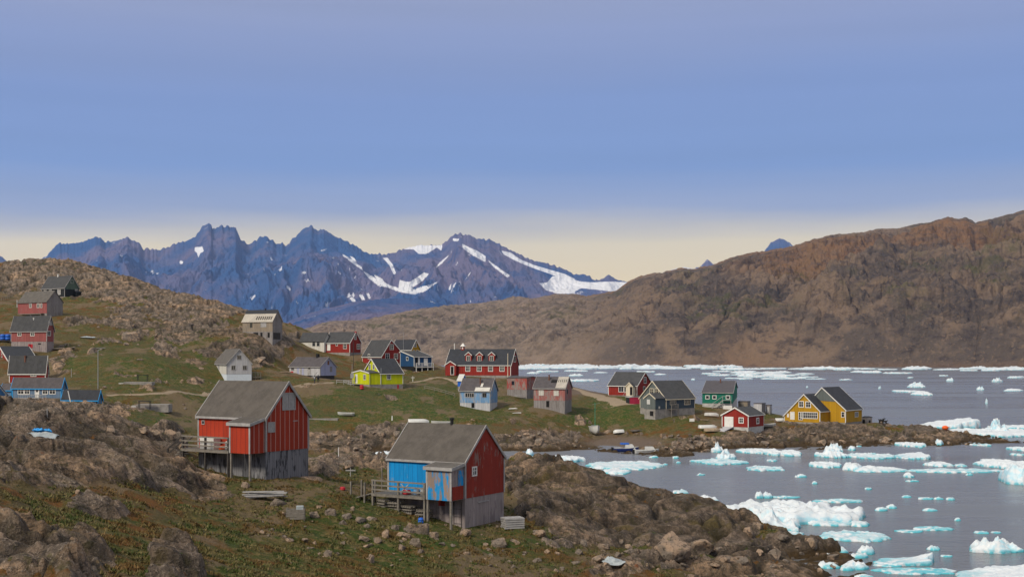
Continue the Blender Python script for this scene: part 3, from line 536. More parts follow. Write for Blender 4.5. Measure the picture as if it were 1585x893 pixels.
# ================================================================ HOUSES
class House:
    """A gabled house surveyed by its nearest corner: face A runs to the right, face B to the left and back."""
    def __init__(s, name, label, cat, cx, D, phi, pl, pr, base, floor, eave, apex, gable='A', wa='red', wb='red', roof='felt', base_m='conc', trim='white', ridge=.5, eave_far=None,
                 group=None, deep=2.0, barge=.18, over=.22, ov_g=.18, trims=True, base_inset=.0, stilts=False, roof_th=.10, corner=True, roof_m2=None):
        s.ph = R(phi); s.ex = Vector((math.cos(s.ph), math.sin(s.ph), 0)); s.ey = Vector((-math.sin(s.ph), math.cos(s.ph), 0))
        C = pt(cx, base, D); s.C = C; s.D = D
        def ext(d, p):
            k = (p-CX)/F; return (k*C.y-C.x)/(d.x-k*d.y)
        s.W = ext(s.ex, pr); s.L = ext(s.ey, pl)
        zz = lambda py, DD=D: CH+(HY-py)*DD/F-C.z
        s.zf = zz(floor); s.ze = zz(eave)
        s.gable = gable
        span = s.W if gable == 'A' else s.L; run = s.L if gable == 'A' else s.W
        gd = s.ex if gable == 'A' else s.ey
        s.zr = zz(apex, (C+gd*span*ridge).y); s.sr = span*ridge
        s.ze2 = s.ze if eave_far is None else zz(eave_far, (C+gd*span).y)
        s.span, s.run = span, run
        mc = C+s.ex*s.W/2+s.ey*s.L/2; SITES.append((mc.x, mc.y, max(s.W, s.L)*.62+.8))
        s.r = empty(name, C, s.ph); tag(s.r, label, cat, group)
        s.trim = trim; s.deep = deep
        # walls: the painted body
        m = MB(); prof = [(0, s.zf), (span, s.zf), (span, s.ze2), (s.sr, s.zr), (0, s.ze)]
        def P(sv, zv, rv): return (sv, rv, zv) if gable == 'A' else (rv, sv, zv)
        s.P = P
        mats = [M[wa], M[wb]]; ga = 0 if gable == 'A' else 1
        n = len(prof); V = [P(a, b, 0) for a, b in prof]+[P(a, b, run) for a, b in prof]
        m.add(V, [tuple(range(n))], ga); m.add(V, [tuple(range(n, 2*n))], ga)
        m.add(V, [(i, (i+1) % n, (i+1) % n+n, i+n) for i in (0, 1, 2, 3, 4)], 1-ga)
        s.wall = m.build('wall', mats, s.r)
        # basement
        i = base_inset
        if not stilts: MB().box(i+.03, s.W-i-.03, i+.03, s.L-i-.03, -deep, s.zf+.02).build('foundation', M[base_m], s.r)
        # roof: one chevron extruded past the gables
        def off(d): 
            # points of the roof line moved out by the eave overhang and up by d
            k1 = (s.zr-s.ze)/s.sr; k2 = (s.zr-s.ze2)/(span-s.sr)
            return [(-over, s.ze-over*k1+d), (s.sr, s.zr+d), (span+over, s.ze2-over*k2+d)]
        s.off = off
        lo = off(.015); hi = off(.015+roof_th*1.3)
        m = MB(); m.prism([P(a, b, -ov_g) for a, b in lo+hi[::-1]], Vector(P(0, 0, run+2*ov_g)))
        s.roof = m.build('roof', M[roof], s.r)
        if trims:
            lo = off(.015-barge*.75); hi = off(.015+roof_th*1.3+.03)
            for rv, nm in ((-ov_g-.065, 0), (run+ov_g+.005, 1)):
                MB().prism([P(a, b, rv) for a, b in lo+hi[::-1]], Vector(P(0, 0, .06))).build('bargeboard', M[trim], s.roof)
            # eave board on the near long side
            x0, ze = -over, off(0)[0][1]
            MB().add([], []).prism([P(x0-.045, ze-.02, -ov_g), P(x0-.005, ze-.02, -ov_g), P(x0-.005, ze+.14, -ov_g), P(x0-.045, ze+.14, -ov_g)], Vector(P(0, 0, run+2*ov_g))).build('eave_board', M[trim], s.roof)
        if corner:
            t = .11
            m = MB(); m.box(-.03, t, -.03, -.002, s.zf, s.ze); m.box(-.03, -.002, -.002, t, s.zf, s.ze); m.build('corner_board', M[trim], s.r)
            zc = s.ze2 if gable == 'A' else s.ze; MB().box(s.W-t, s.W+.03, -.03, -.002, s.zf, zc).build('corner_board', M[trim], s.r)
            zc = s.ze if gable == 'A' else s.ze2; MB().box(-.03, -.002, s.L-t, s.L+.03, s.zf, zc).build('corner_board', M[trim], s.r)
    def fp(s, face, px, py=None):
        """distance along a face (and height) of a photo pixel"""
        d = s.ex if face == 'A' else s.ey; k = (px-CX)/F; C = s.C
        t = (k*C.y-C.x)/(d.x-k*d.y)
        if py is None: return t
        q = C+d*t; return t, CH+(HY-py)*q.y/F-C.z
    def fbox(s, m, face, s0, s1, z0, z1, d0, d1):
        if face == 'A': m.box(s0, s1, -d1, -d0, z0, z1)
        else: m.box(-d1, -d0, s0, s1, z0, z1)
    def win(s, face, px, py, w=.9, h=1.1, nx=2, ny=2, frame='white', pane='glass', t=.11, off=0., name='window', mull=.06, par=None):
        c, z = s.fp(face, px, py); o = off
        m = MB(); x0, x1, z0, z1 = c-w/2, c+w/2, z-h/2, z+h/2
        for a in ((x0-t, x0, z0-t, z1+t), (x1, x1+t, z0-t, z1+t), (x0, x1, z1, z1+t), (x0, x1, z0-t, z0)): s.fbox(m, face, *a, o+.001, o+.06)
        f = m.build(name, M[frame], par or s.r)
        m = MB(); s.fbox(m, face, x0-.002, x1+.002, z0-.002, z1+.002, o+.001, o+.02); m.build('pane', M[pane], f)
        if nx > 1 or ny > 1:
            m = MB()
            for i in range(1, nx): q = x0+w*i/nx; s.fbox(m, face, q-mull/2, q+mull/2, z0, z1, o+.022, o+.05)
            for i in range(1, ny):
                q = z0+h*(i/ny if ny != 2 else .58); ex = [x0]+[x0+w*k/nx for k in range(1, nx)]+[x1]
                for k in range(nx): s.fbox(m, face, ex[k]+(mull/2 if k else 0), ex[k+1]-(mull/2 if k < nx-1 else 0), q-mull/2.4, q+mull/2.4, o+.022, o+.048)
            m.build('glazing_bar', M[frame], f)
        return f
    def panel(s, face, px, py, w, h, mat, name, off=0., th=.04, par=None):
        c, z = s.fp(face, px, py); m = MB(); s.fbox(m, face, c-w/2, c+w/2, z-h/2, z+h/2, off+.002, off+th); return m.build(name, M[mat], par or s.r)
    def door(s, face, px, py, w=.9, h=1.95, mat='white', frame='white', off=0.):
        c, z = s.fp(face, px, py); m = MB(); s.fbox(m, face, c-w/2, c+w/2, z-h/2, z+h/2, off+.002, off+.04); d = m.build('door', M[mat], s.r)
        m = MB(); t = .1
        for a in ((c-w/2-t, c-w/2, z-h/2, z+h/2+t), (c+w/2, c+w/2+t, z-h/2, z+h/2+t), (c-w/2, c+w/2, z+h/2, z+h/2+t)): s.fbox(m, face, *a, off+.002, off+.07)
        m.build('door_frame', M[frame], d); return d
    def chimney(s, px, py_top, along=None, w=.22, mat='rust', drop=2., sfrac=.5, round_=True):
        """a flue through the roof at photo column px, on roof line sfrac of the span"""
        sv = s.span*sfrac; k = (px-CX)/F
        # solve run coordinate so the flue sits at column px
        d = s.ey if s.gable == 'A' else s.ex; g_ = s.ex if s.gable == 'A' else s.ey
        o = s.C+g_*sv; rv = (k*o.y-o.x)/(d.x-k*d.y); q = o+d*rv
        zt = CH+(HY-py_top)*q.y/F-s.C.z; x, y, _ = s.P(sv, 0, rv)
        zroof = s.ze+(s.zr-s.ze)*min(sv/s.sr, 1) if sv <= s.sr else s.zr-(s.zr-s.ze2)*(sv-s.sr)/(s.span-s.sr)
        m = MB()
        if round_: m.tube((x, y, zroof-.3), (x, y, zt), w/2, n=10); m.tube((x, y, zt-.12), (x, y, zt), w*.75, n=10)
        else: m.box(x-w/2, x+w/2, y-w/2, y+w/2, zroof-.3, zt)
        return m.build('chimney', M[mat], s.roof)
    def annex(s, face, s0, s1, depth, z0, ze, zr, mat, roofm, kind='gable', trim='white', mat2=None, name='porch', stilt=None, deep=None, base=None):
        """a porch on a face; local frame of the porch: a along the face, d outwards"""
        Q = (lambda a, d, z: (a, -d, z)) if face == 'A' else (lambda a, d, z: (-d, a, z))
        mid = (s0+s1)/2
        if kind == 'gable': prof = [(s0, z0), (s1, z0), (s1, ze), (mid, zr), (s0, ze)]
        m = MB()
        if kind == 'gable':
            V = [Q(a, depth, z) for a, z in prof]+[Q(a, .002, z) for a, z in prof]; n = 5
            m.add(V, [tuple(range(n)), tuple(range(n, 2*n))], 0); m.add(V, [(i, (i+1) % n, (i+1) % n+n, i+n) for i in range(n)], 1)
            b = m.build(name, [M[mat], M[mat2 or mat]], s.r)
            k = (zr-ze)/(mid-s0); ov = .15
            def rl(d): return [(s0-ov, ze-ov*k+d), (mid, zr+d), (s1+ov, ze-ov*k+d)]
            m = MB(); m.prism([Q(a, .0, z) for a, z in rl(.012)+rl(.11)[::-1]], Vector(Q(0, depth+.12, 0))); m.build('porch_roof', M[roofm], b)
            m = MB(); m.prism([Q(a, depth+.125, z) for a, z in rl(-.10)+rl(.14)[::-1]], Vector(Q(0, .05, 0))); m.build('bargeboard', M[trim], b)
        else:       # lean-to: roof slopes from zr at the wall to ze outside
            V = [Q(s0, .002, z0), Q(s0, depth, z0), Q(s0, depth, ze), Q(s0, .002, zr), Q(s1, .002, z0), Q(s1, depth, z0), Q(s1, depth, ze), Q(s1, .002, zr)]
            m.add(V, [(0,1,2,3), (4,5,6,7), (0,1,5,4), (2,3,7,6)], 1); m.add(V, [(1,2,6,5)], 0)
            b = m.build(name, [M[mat], M[mat2 or mat]], s.r); k = (zr-ze)/depth; o = .14
            m = MB(); m.prism([Q(s0-o, 0, zr+.012), Q(s0-o, depth+o, ze-k*o+.012), Q(s0-o, depth+o, ze-k*o+.11), Q(s0-o, 0, zr+.11)], Vector(Q(s1-s0+2*o, 0, 0))); m.build('porch_roof', M[roofm], b)
            m = MB(); m.prism([Q(s0-o-.04, depth+o+.005, ze-k*o-.10), Q(s0-o-.04, depth+o+.05, ze-k*o-.10), Q(s0-o-.04, depth+o+.05, ze-k*o+.13), Q(s0-o-.04, depth+o+.005, ze-k*o+.13)], Vector(Q(s1-s0+2*o+.08, 0, 0)))
            for e in (s0-o-.045, s1+o+.005):
                m.prism([Q(e, 0, zr-.10), Q(e, depth+o, ze-k*o-.10), Q(e, depth+o, ze-k*o+.13), Q(e, 0, zr+.13)], Vector(Q(.04, 0, 0)))
            m.build('fascia', M[trim], b)
            for e0, e1 in ((s0-.03, s0+.12), (s1-.12, s1+.03)):
                m = MB(); s.fbox(m, face, e0, e1, z0, ze, depth+.002, depth+.035); m.build('corner_board', M[trim], b)
        if base:
            m = MB(); s.fbox(m, face, s0+.05, s1-.05, -s.deep, z0-.003, .002, depth-.05); m.build('foundation', M[base], b)
        return b
    def deck(s, face, s0, s1, depth, z, rails=True, mat='wood_g', post='wood_g', ground=None, stairs_to=None, d0=0.0, nposts=3, skip=()):
        Q = (lambda a, d, zz: (a, -d, zz)) if face == 'A' else (lambda a, d, zz: (-d, a, zz))
        dk = MB(); n = max(2, int((s1-s0)/.16))
        for i in range(n):
            a0 = s0+(s1-s0)*i/n; a1 = s0+(s1-s0)*(i+1)/n-.02; s.fbox(dk, face, a0, a1, z-.05, z, d0+.004, depth)
        s.fbox(dk, face, s0, s1, z-.20, z-.055, depth-.06, depth)
        b = dk.build('deck', M[mat], s.r)
        for i in range(nposts):
            a = s0+.08+(s1-s0-.16)*i/(nposts-1); x, y, _ = Q(a, depth-.1, 0)
            wpt = s.C+s.ex*x+s.ey*y; zg = gz(wpt.x, wpt.y)-s.C.z-.3
            MB().bar((x, y, zg), (x, y, z+(1.0 if rails else -.2)), .14, .14).build('post', M[post], b)
        if rails:
            m = MB()
            for zz in (.95, .6, .28): m.bar(Q(s0, depth-.03, z+zz), Q(s1, depth-.03, z+zz), .05, .11)
            if 'end' not in skip:
                for zz in (.95, .6, .28): m.bar(Q(s1-.03, .1, z+zz), Q(s1-.03, depth-.05, z+zz), .05, .11)
            m.build('railing', M[mat], b)
        return b

    def dormer(s, px, y_apex, y_bot, w=1.5, mat='red_clean', roofm='felt_d', wf=.75):
        """a small gabled dormer on the slope above the long face; photo column of its middle, rows of its peak and sill"""
        face = 'B' if s.gable == 'A' else 'A'; dd = s.ey if face == 'B' else s.ex; gg = s.ex if face == 'B' else s.ey
        t = s.fp(face, px); 
        for _ in range(6):      # find where the roof slope is at the sill row
            pass
        k1 = (s.zr-s.ze)/s.sr; best = None
        for i in range(60):
            a = s.sr*i/60.; o = s.C+gg*a; k = (px-CX)/F; tt = (k*o.y-o.x)/(dd.x-k*dd.y); q = o+dd*tt; zz = s.C.z+s.ze+k1*a; py = HY-F*(zz-CH)/q.y
            if best is None or abs(py-y_bot) < best[0]: best = (abs(py-y_bot), a, tt, q.y)
        _, a, tt, dq = best; z0 = s.ze+k1*a; zt = CH+(HY-y_apex)*dq/F-s.C.z; zs = zt-w*.42
        Q = (lambda u, v, z: (v, u, z)) if face == 'B' else (lambda u, v, z: (u, v, z))
        x0, x1 = tt-w/2, tt+w/2; depth = (zt-z0)/k1
        m = MB(); prof = [(x0, z0-.1), (x1, z0-.1), (x1, zs), (tt, zt-.06), (x0, zs)]
        m.prism([Q(u, a, z) for u, z in prof], Vector(Q(0, depth*.9, 0))); b = m.build('dormer', M[mat], s.roof)
        kk = (zt-zs)/(w/2)
        def rl(d): return [(x0-.16, zs-.16*kk+d), (tt, zt+d), (x1+.16, zs-.16*kk+d)]
        MB().prism([Q(u, a-.12, z) for u, z in rl(0)+rl(.08)[::-1]], Vector(Q(0, depth+.15, 0))).build('dormer_roof', M[roofm], b)
        MB().prism([Q(u, a-.17, z) for u, z in rl(-.10)+rl(.11)[::-1]], Vector(Q(0, .045, 0))).build('bargeboard', M[s.trim], b)
        c = tt; ww = w*.5; h = (zs-z0)*wf; zc = z0+.12+h/2; t_ = .09
        m = MB(); F4 = [(c-ww/2-t_, c-ww/2, zc-h/2-t_, zc+h/2+t_), (c+ww/2, c+ww/2+t_, zc-h/2-t_, zc+h/2+t_), (c-ww/2, c+ww/2, zc+h/2, zc+h/2+t_), (c-ww/2, c+ww/2, zc-h/2-t_, zc-h/2), (c-.03, c+.03, zc-h/2, zc+h/2)]
        for u0, u1, z1, z2 in F4:
            if face == 'B': m.box(a-.06, a-.002, u0, u1, z1, z2)
            else: m.box(u0, u1, a-.06, a-.002, z1, z2)
        f = m.build('window', M['white'], b); m = MB()
        if face == 'B': m.box(a-.03, a-.003, c-ww/2, c+ww/2, zc-h/2, zc+h/2)
        else: m.box(c-ww/2, c+ww/2, a-.03, a-.003, zc-h/2, zc+h/2)
        m.build('pane', M['glass'], f); return b
# ---------------------------------------------------------------- the two sheds in front
H = House('timber_house', 'red boarded house on a tarred basement with a porch and deck on its left side', 'house', 411.5, 89, 57, 306.6, 478, 734, 699.5, 646.8, 593, wa='red', wb='red_side', roof='felt', base_m='tar', trim='white_d', barge=.14, ov_g=.10, over=.16, deep=2.4)
H.win('A', 446.8, 621, 1.25, 1.15, 2, 1, 'white_d', 'board_up', t=.09); H.win('A', 419.8, 661, .55, .62, 1, 1, 'white_d', 'board_up', t=.08)
H.panel('A', 457, 651, .5, .06, 'white_d', 'ledge')
H.win('B', 315, 653.5, .22, .22, 1, 1, 'white_d', 'glass', t=.05, name='vent')
zf = H.zf; H.annex('B', .12, 2.25, 1.5, zf-.05, H.ze-.42, H.ze-.06, 'red_side', 'felt', 'lean', trim='white_d', mat2='red')
m = MB()
for sv in (.2, 2.15):
    x, y = -1.42, sv; q = H.C+H.ex*x+H.ey*y; m = MB(); m.bar((x, y, gz(q.x, q.y)-H.C.z-.5), (x, y, zf-.06), .14); m.build('post', M['wood_g'], H.r)
dk = H.deck('B', 2.4, H.L+.2, 1.5, zf+.08, nposts=3, mat='wood_g', post='wood_d', skip=('end',))
m = MB()        # steps down from the far end of the deck
for i in range(5): m.box(-1.45, -.2, H.L+.2+.28*i, H.L+.2+.28*(i+1)-.03, zf-.08-.2*i, zf-.02-.2*i)
m.build('step', M['wood_g'], dk); m = MB(); m.bar((-1.45, H.L+.2, zf+1.0), (-1.45, H.L+1.8, zf-.05), .05, .11); m.bar((-1.45, H.L+.2, zf+.6), (-1.45, H.L+1.8, zf-.45), .05, .1); m.bar((-1.45, H.L+1.8, zf-1.4), (-1.45, H.L+1.8, zf), .12); m.bar((-.2, H.L+.2, zf+1.0), (-.2, H.L+1.8, zf-.05), .05, .1); m.build('stair_rail', M['wood_d'], dk)
HR = H
H = House('timber_house', 'tall shed with a worn red gable and a vivid blue side, in the foreground', 'house', 720, 85, 58, 600.4, 780.6, 823, 771.5, 716, 660.6, wa='red_worn', wb='blue_vivid', roof='felt', base_m='grey_rose', trim='white_d', barge=.08, ov_g=.05, over=.14, deep=2.4)
H.win('A', 734, 729, .42, .5, 2, 2, 'white', 'glass', t=.1); H.chimney(699.5, 646.5, w=.24, mat='rubber')
H.panel('A', 748, 775.5, 1.4, .06, 'white_d', 'ledge'); H.panel('B', 684, 778, .55, .40, 'red_worn', 'hatch')
m = MB()
for z_ in (.55, 1.05, 1.6): m.box(-.02, -.004, .35, .95, z_, z_+.02)
m.box(-.025, -.004, .30, .34, .3, H.zf-.25); m.box(-.025, -.004, .96, 1.0, .3, H.zf-.25); m.build('basement_door', M['wood_d'], H.r)
zf = H.zf; H.annex('B', .12, 2.28, 1.55, zf-.03, H.ze-.35, H.ze-.10, 'blue_peel', 'felt_w', 'lean', trim='white_d', mat2='grey_rose')
m = MB(); m.box(-1.5, -.1, .085, .117, zf, zf+.95); m.build('red_lower_boards', M['red_worn'], H.r); m = MB(); m.box(-.75, -.1, .085, .117, zf+.96, H.ze-.5); m.build('blue_patch', M['blue_peel'], H.r)
H.panel('B', 690, 773, .2, .1, 'wood', 'bracket')
for sv in (.2, 2.2):
    x, y = -1.47, sv; q = H.C+H.ex*x+H.ey*y; m = MB(); m.bar((x, y, gz(q.x, q.y)-H.C.z-.5), (x, y, zf-.04), .15); m.build('post', M['wood_g'], H.r)
dk = H.deck('B', 2.4, H.L+.3, 1.6, zf+.12, nposts=3, mat='wood_g', post='wood_g', skip=('end',))
m = MB(); m.bar((-1.5, 3.9, zf+.95), (-1.5, 4.6, zf+.35), .03, .06); m.bar((-1.5, 4.6, zf+.95), (-1.5, 3.9, zf+.35), .03, .06); m.build('brace', M['white_d'], dk)
m = MB(); L0 = H.L+.3
for i in range(7): m.box(-1.5, -.2, L0+.3*i, L0+.3*(i+1)-.04, zf+.02-.08*i, zf+.08-.08*i)
for a in (.7, 2.0):
    for xx in (-1.5, -.25): m.bar((xx, L0+a, zf-1.6), (xx, L0+a, zf+.85), .11)
m.build('gangway', M['wood_g'], dk); m = MB(); m.bar((-.2, L0+.1, zf+.1), (-.2, L0+.1, zf+1.9), .06); m.build('mast', M['wood_g'], dk)
HB = H
# ---------------------------------------------------------------- hillside on the left
H = House('wooden_house', 'dark green and black house highest on the hill, grey roof with a white chimney', 'house', 100, 338, 57, 64.5, 122.3, 460, 459, 445, 427, wa='black_b', wb='black_b', roof='felt_m', base_m='conc', trim='white_d', deep=1.5)
P2 = H; sv = H.span; m = MB(); m.prism([(0.0, -.01, H.ze-.4), (sv, -.01, H.ze-.4), (sv, -.01, H.ze), (sv/2, -.01, H.zr-.05), (0, -.01, H.ze)], (0, -.03, 0)); m.build('gable_panel', M['green_d'], H.wall)
H.win('A', 111.5, 436, .9, .8, 1, 1, 'white_d', 'board_up'); H.win('A', 118, 450, .7, .9, 1, 1, 'white_d', 'board_up')
for x_ in (70, 78): H.win('B', x_, 449, .9, .8, 1, 1, 'white', 'board_up')
H.win('B', 91.5, 451.5, 1.1, 1.5, 1, 1, 'white', 'board_up'); H.chimney(90, 424.5, w=.45, mat='white')
H.annex('A', H.W-1.5, H.W, .9, .0, 1.6, 1.9, 'black_b', 'felt_d', 'lean', trim='black_b', name='lean_to')
H = House('wooden_house', 'faded rose house with a grey gable end, below the dark green house', 'house', 72.6, 298, 57, 27.7, 97.3, 490, 484.7, 466.7, 450.5, wa='grey_b', wb='red_faded', roof='felt_w', base_m='grey_b', trims=False, corner=False, deep=2)
H.win('B', 47.3, 473, .8, .9, 2, 2); H.win('B', 59.3, 473, .9, .9, 2, 2); H.win('B', 64.2, 473, .5, .9, 1, 2)
H.deck('B', 1.0, H.L+1.2, 1.1, H.zf-.05, rails=False, nposts=4); H.panel('B', 26.5, 470, .35, 1.9, 'white_d', 'wind_board')
H = House('wooden_house', 'worn red house on a tall grey board basement, below the rose house', 'house', 72.4, 262, 73, 17, 83.4, 547, 528.5, 510, 489.5, wa='red_faded', wb='red_faded', roof='felt_m', base_m='grey_rose', trim='white_d', deep=2)
for x_ in (30.2, 50.3): H.win('B', x_, 516.3, .85, .9, 2, 2)
H.win('A', 75.5, 516, 1.0, .9, 2, 1); H.win('A', 78, 500, 1.2, .8, 1, 1, 'white_d', 'board_up'); H.chimney(52.4, 492, w=.3, mat='white', sfrac=.4); H.panel('B', 61, 532, .7, .25, 'dark', 'vent')
H.panel('B', 48.5, 535.5, .7, .8, 'redp', 'hatch'); H.deck('A', -.5, H.W, .9, .25, rails=False, nposts=2)
H = House('wooden_house', 'deep red house with a white windowed gable, cut by the left frame edge', 'house', 13.2, 250, 36, -12, 57, 578, 576, 558, 536.6, gable='B', wa='red_clean', wb='red_clean', roof='felt_d', base_m='conc_l', deep=2)
for x_, y_ in ((3, 548.7), (-1, 565), (6, 565)): H.win('B', x_, y_, .7, 1.1, 1, 2)
H.chimney(46, 532.5, w=.5, mat='redp', round_=False)
H = House('wooden_house', 'deep red house with one white window, behind the long pale blue house', 'house', 70.4, 236, 84, 14.2, 74.5, 594, 592, 571.5, 551.3, wa='red_clean', wb='red_clean', roof='felt_m', base_m='conc', deep=2)
H.win('B', 51.9, 578, 1.0, 1.0, 2, 2); H.chimney(39, 550.5, w=.35, mat='rust', sfrac=.33); H.panel('B', 63, 577, .15, .2, 'wood', 'lamp')
H = House('wooden_house', 'long pale blue house with bright blue eaves and a white door, behind the rocky crest', 'house', 94.8, 206, 80, 19, 102.2, 618, 616, 598.8, 585.4, wa='blue_grey', wb='blue_grey', roof='felt_p', base_m='conc', trim='blue_t', barge=.3, deep=2)
for x_ in (32.4, 42, 70, 81.3): H.win('B', x_, 605.4, 1.0 if x_ > 75 or x_ < 35 else .85, .85, 2, 2)
H.door('B', 57.5, 608, .65, 1.6); H.panel('B', 57.5, 604.3, .4, .5, 'glass', 'door_light', th=.06)
m = MB(); a0, a1 = H.fp('B', 76), H.fp('B', 34)
for zz in (.25, .8): m.bar((-1.0, a0, zz), (-1.0, a1, zz), .05, .08)
for i in range(16): q = a0+(a1-a0)*i/15; m.bar((-1.0, q, -.1), (-1.0, q, .85), .06)
m.build('railing', M['white_d'], H.r)
H = House('wooden_house', 'low pale blue annex with dark roof, right of the long pale blue house', 'house', 151.4, 202, 76, 96.5, 157.3, 632, 630, 616.4, 604.7, wa='blue_grey', wb='blue_grey', roof='felt_d', base_m='conc', trim='blue_t', barge=.25, deep=2)
H.win('B', 137.5, 622.8, .8, .75, 2, 1); H.panel('B', 134.2, 622.8, .35, .95, 'white', 'shutter'); H.panel('B', 150, 624, .3, 1.2, 'glass', 'door')
H = House('wooden_house', 'small pale blue lean house left of the long pale blue house', 'house', 17.5, 212, 80, 1.5, 26, 618, 616, 603, 594.5, wa='blue_grey', wb='blue_grey', roof='felt_p', base_m='conc', trim='blue_t', barge=.25, deep=2)
H = House('wooden_house', 'deep blue gable with broad white trim, cut by the left frame edge', 'house', -14, 188, 15, -18, 11.5, 622, 620, 610, 595, wa='blue_deep', wb='blue_deep', roof='felt_m', base_m='conc', barge=.45, deep=2)
# ---------------------------------------------------------------- middle slope
H = House('derelict_house', 'derelict bare wooden house with open roof battens on the hill crest', 'house', 421.9, 290, 65, 375.2, 437, 527, 513, 496.8, 480.6, wa='grey_b', wb='tan_b', roof='plank_l', base_m='grey_b', trims=False, corner=False, deep=2.5)
H.panel('B', 388.7, 502.8, .75, 1.3, 'glass', 'window_opening'); H.win('B', 408, 502.5, 1.5, 1.0, 1, 1, 'white_d', 'board_up')
for x_, w_ in ((396, 1.4), (404.7, .6), (415.8, .6)): H.panel('B', x_, 518.5, w_, 1.2, 'dark', 'basement_opening')
H.panel('A', 428.5, 520, 2.8, 1.6, 'wood_d', 'basement_opening')
m = MB()        # battens and holes on the camera side of the roof
for i in range(8): q = .5+i*.62; zz = H.ze+.35; k_ = (H.zr-H.ze)/H.sr; m.prism([H.P(.15, H.ze+.15*k_+.16, q), H.P(.15, H.ze+.15*k_+.2, q), H.P(.75, H.ze+.75*k_+.2, q), H.P(.75, H.ze+.75*k_+.16, q)], Vector(H.P(0, 0, .3)))
for i in range(3): q = 1.0+i*.7; m.prism([H.P(1.3, H.ze+1.3*k_+.16, q), H.P(1.3, H.ze+1.3*k_+.2, q), H.P(1.9, H.ze+1.9*k_+.2, q), H.P(1.9, H.ze+1.9*k_+.16, q)], Vector(H.P(0, 0, .35)))
m.build('roof_hole', M['dark'], H.roof); m = MB(); m.prism([H.P(H.sr-.7, H.zr-.7*k_+.17, -.2), H.P(H.sr, H.zr+.17, -.2), H.P(H.sr, H.zr+.23, -.2), H.P(H.sr-.7, H.zr-.7*k_+.23, -.2)], Vector(H.P(0, 0, H.run+.4))); m.build('ridge_strip', M['felt_d'], H.roof)
H.chimney(411, 477.5, w=.3, mat='rubber')
H = House('wooden_house', 'tall grey gabled house on a white painted basement, behind the red house roof', 'house', 350.7, 255, 25, 331.4, 389.6, 593, 579, 563, 540.7, wa='grey_pale', wb='white_b', roof='felt_w', base_m='whiteblue', trim='white_d', barge=.1, deep=2)
for x_, y_ in ((361.2, 569), (378.8, 569), (370, 553)): H.win('A', x_, y_, .75, .8, 2, 1, 'white_d')
H.win('B', 338.5, 567.5, 1.2, 1.0, 1, 1, 'white_d', 'board_up'); H.panel('B', 338, 585, .8, 1.4, 'white_d', 'basement_door')
m = MB(); 
for i in range(4): m.bar((H.W+.3+i*.6, .6, -.6), (H.W+.3+i*.6, .6, 2.4), .1)
for zz in (1.3, 2.3): m.bar((H.W, .6, zz), (H.W+2.2, .6, zz), .07, .1)
m.box(H.W+.05, H.W+2.2, .2, 1.6, 1.25, 1.33); m.build('side_deck', M['wood_g'], H.r)
H = House('wooden_house', 'lavender house with a weathered plank side raised on short piers beside the dirt path', 'house', 495.6, 280, 55, 448, 520.2, 586.5, 581.5, 567.5, 553.3, wa='lav', wb='grey_pale', roof='felt_p', base_m='wood_d', trim='white_d', barge=.12, deep=1.5, base_inset=.25)
H.panel('A', 508.3, 561.5, .6, .95, 'rust', 'loft_hatch'); H.panel('A', 512.4, 571.3, .8, 1.3, 'grey_b', 'shutter'); H.chimney(491.8, 547.5, w=.6, mat='rubber', round_=False)
H.panel('B', 465.8, 574.5, .6, 1.7, 'white_d', 'door'); H.panel('B', 469, 574.5, .6, 1.9, 'lav', 'painted_panel'); H.panel('B', 461.5, 574.5, .6, 1.9, 'lav', 'painted_panel'); H.door('B', 478.8, 575, .9, 1.8, 'white_d', 'white_d'); H.panel('B', 478.8, 570, .4, .4, 'dark', 'door_light', th=.07)
H.panel('B', 452, 577.5, .9, .9, 'redp', 'painted_panel'); H.win('B', 453, 570.5, .8, .6, 3, 1, 'white_d')
m = MB()
for i in range(7): m.box(-.5-.26*i-.24, -.5-.26*i, .6, 1.7, H.zf-.1-.12*i, H.zf-.04-.12*i)
m.bar((-.4, .55, H.zf+.9), (-2.3, .55, -.1), .07, .1); m.bar((-2.2, .55, -.9), (-2.2, .55, .1), .1); m.build('stairs', M['white_d'], H.r)
H = House('wooden_house', 'red gabled house with white corner boards, joined to a plain white building', 'house', 541.5, 328, 62, 503, 558.6, 549, 545.5, 530.3, 514.2, wa='red_clean', wb='red_clean', roof='felt_m', base_m='conc', barge=.12, deep=2)
H.win('A', 550, 522, .9, 1.1, 2, 2); H.win('A', 554.6, 536.3, 1.3, 1.3, 2, 2); H.win('B', 534, 536, 1.0, 1.2, 2, 2); H.win('B', 521.3, 533.3, .5, .6, 1, 1); H.door('B', 509, 537, .9, 2.0); H.chimney(550.5, 513, w=.4, mat='redp', round_=False)
H = House('wooden_house', 'plain white building with two dark windows, joined to a red gabled house', 'house', 501.6, 331, 62, 464, 512, 547, 545, 527.5, 515.3, wa='white_b', wb='white_b', roof='felt_m', base_m='conc_l', trims=False, deep=2)
for x_ in (485.8, 492.6): H.win('B', x_, 532, .9, 1.2, 1, 2, 'white_d')
H = House('wooden_house', 'bright lime yellow house with a steep dark roof, on a stone footing', 'house', 589, 262, 35, 562.4, 623.8, 604, 594.8, 578, 555.8, gable='B', wa='lime', wb='lime', roof='felt_d', base_m='conc', trim='white', barge=.12, deep=2)
for x_ in (572.4, 578.6): H.win('B', x_, 567.8, .75, 1.0, 2, 2)
L_ = H.L; H.annex('B', 0, L_, 2.75, H.zf, H.ze+.1, H.ze+.65, 'lime', 'felt_m', 'gable', name='porch', base='conc')
ax = lambda px: None
H.win('A', 601.8, 583.2, .8, 1.0, 2, 2); H.panel('A', 616, 598.5, .4, .9, 'redp', 'basement_hatch')
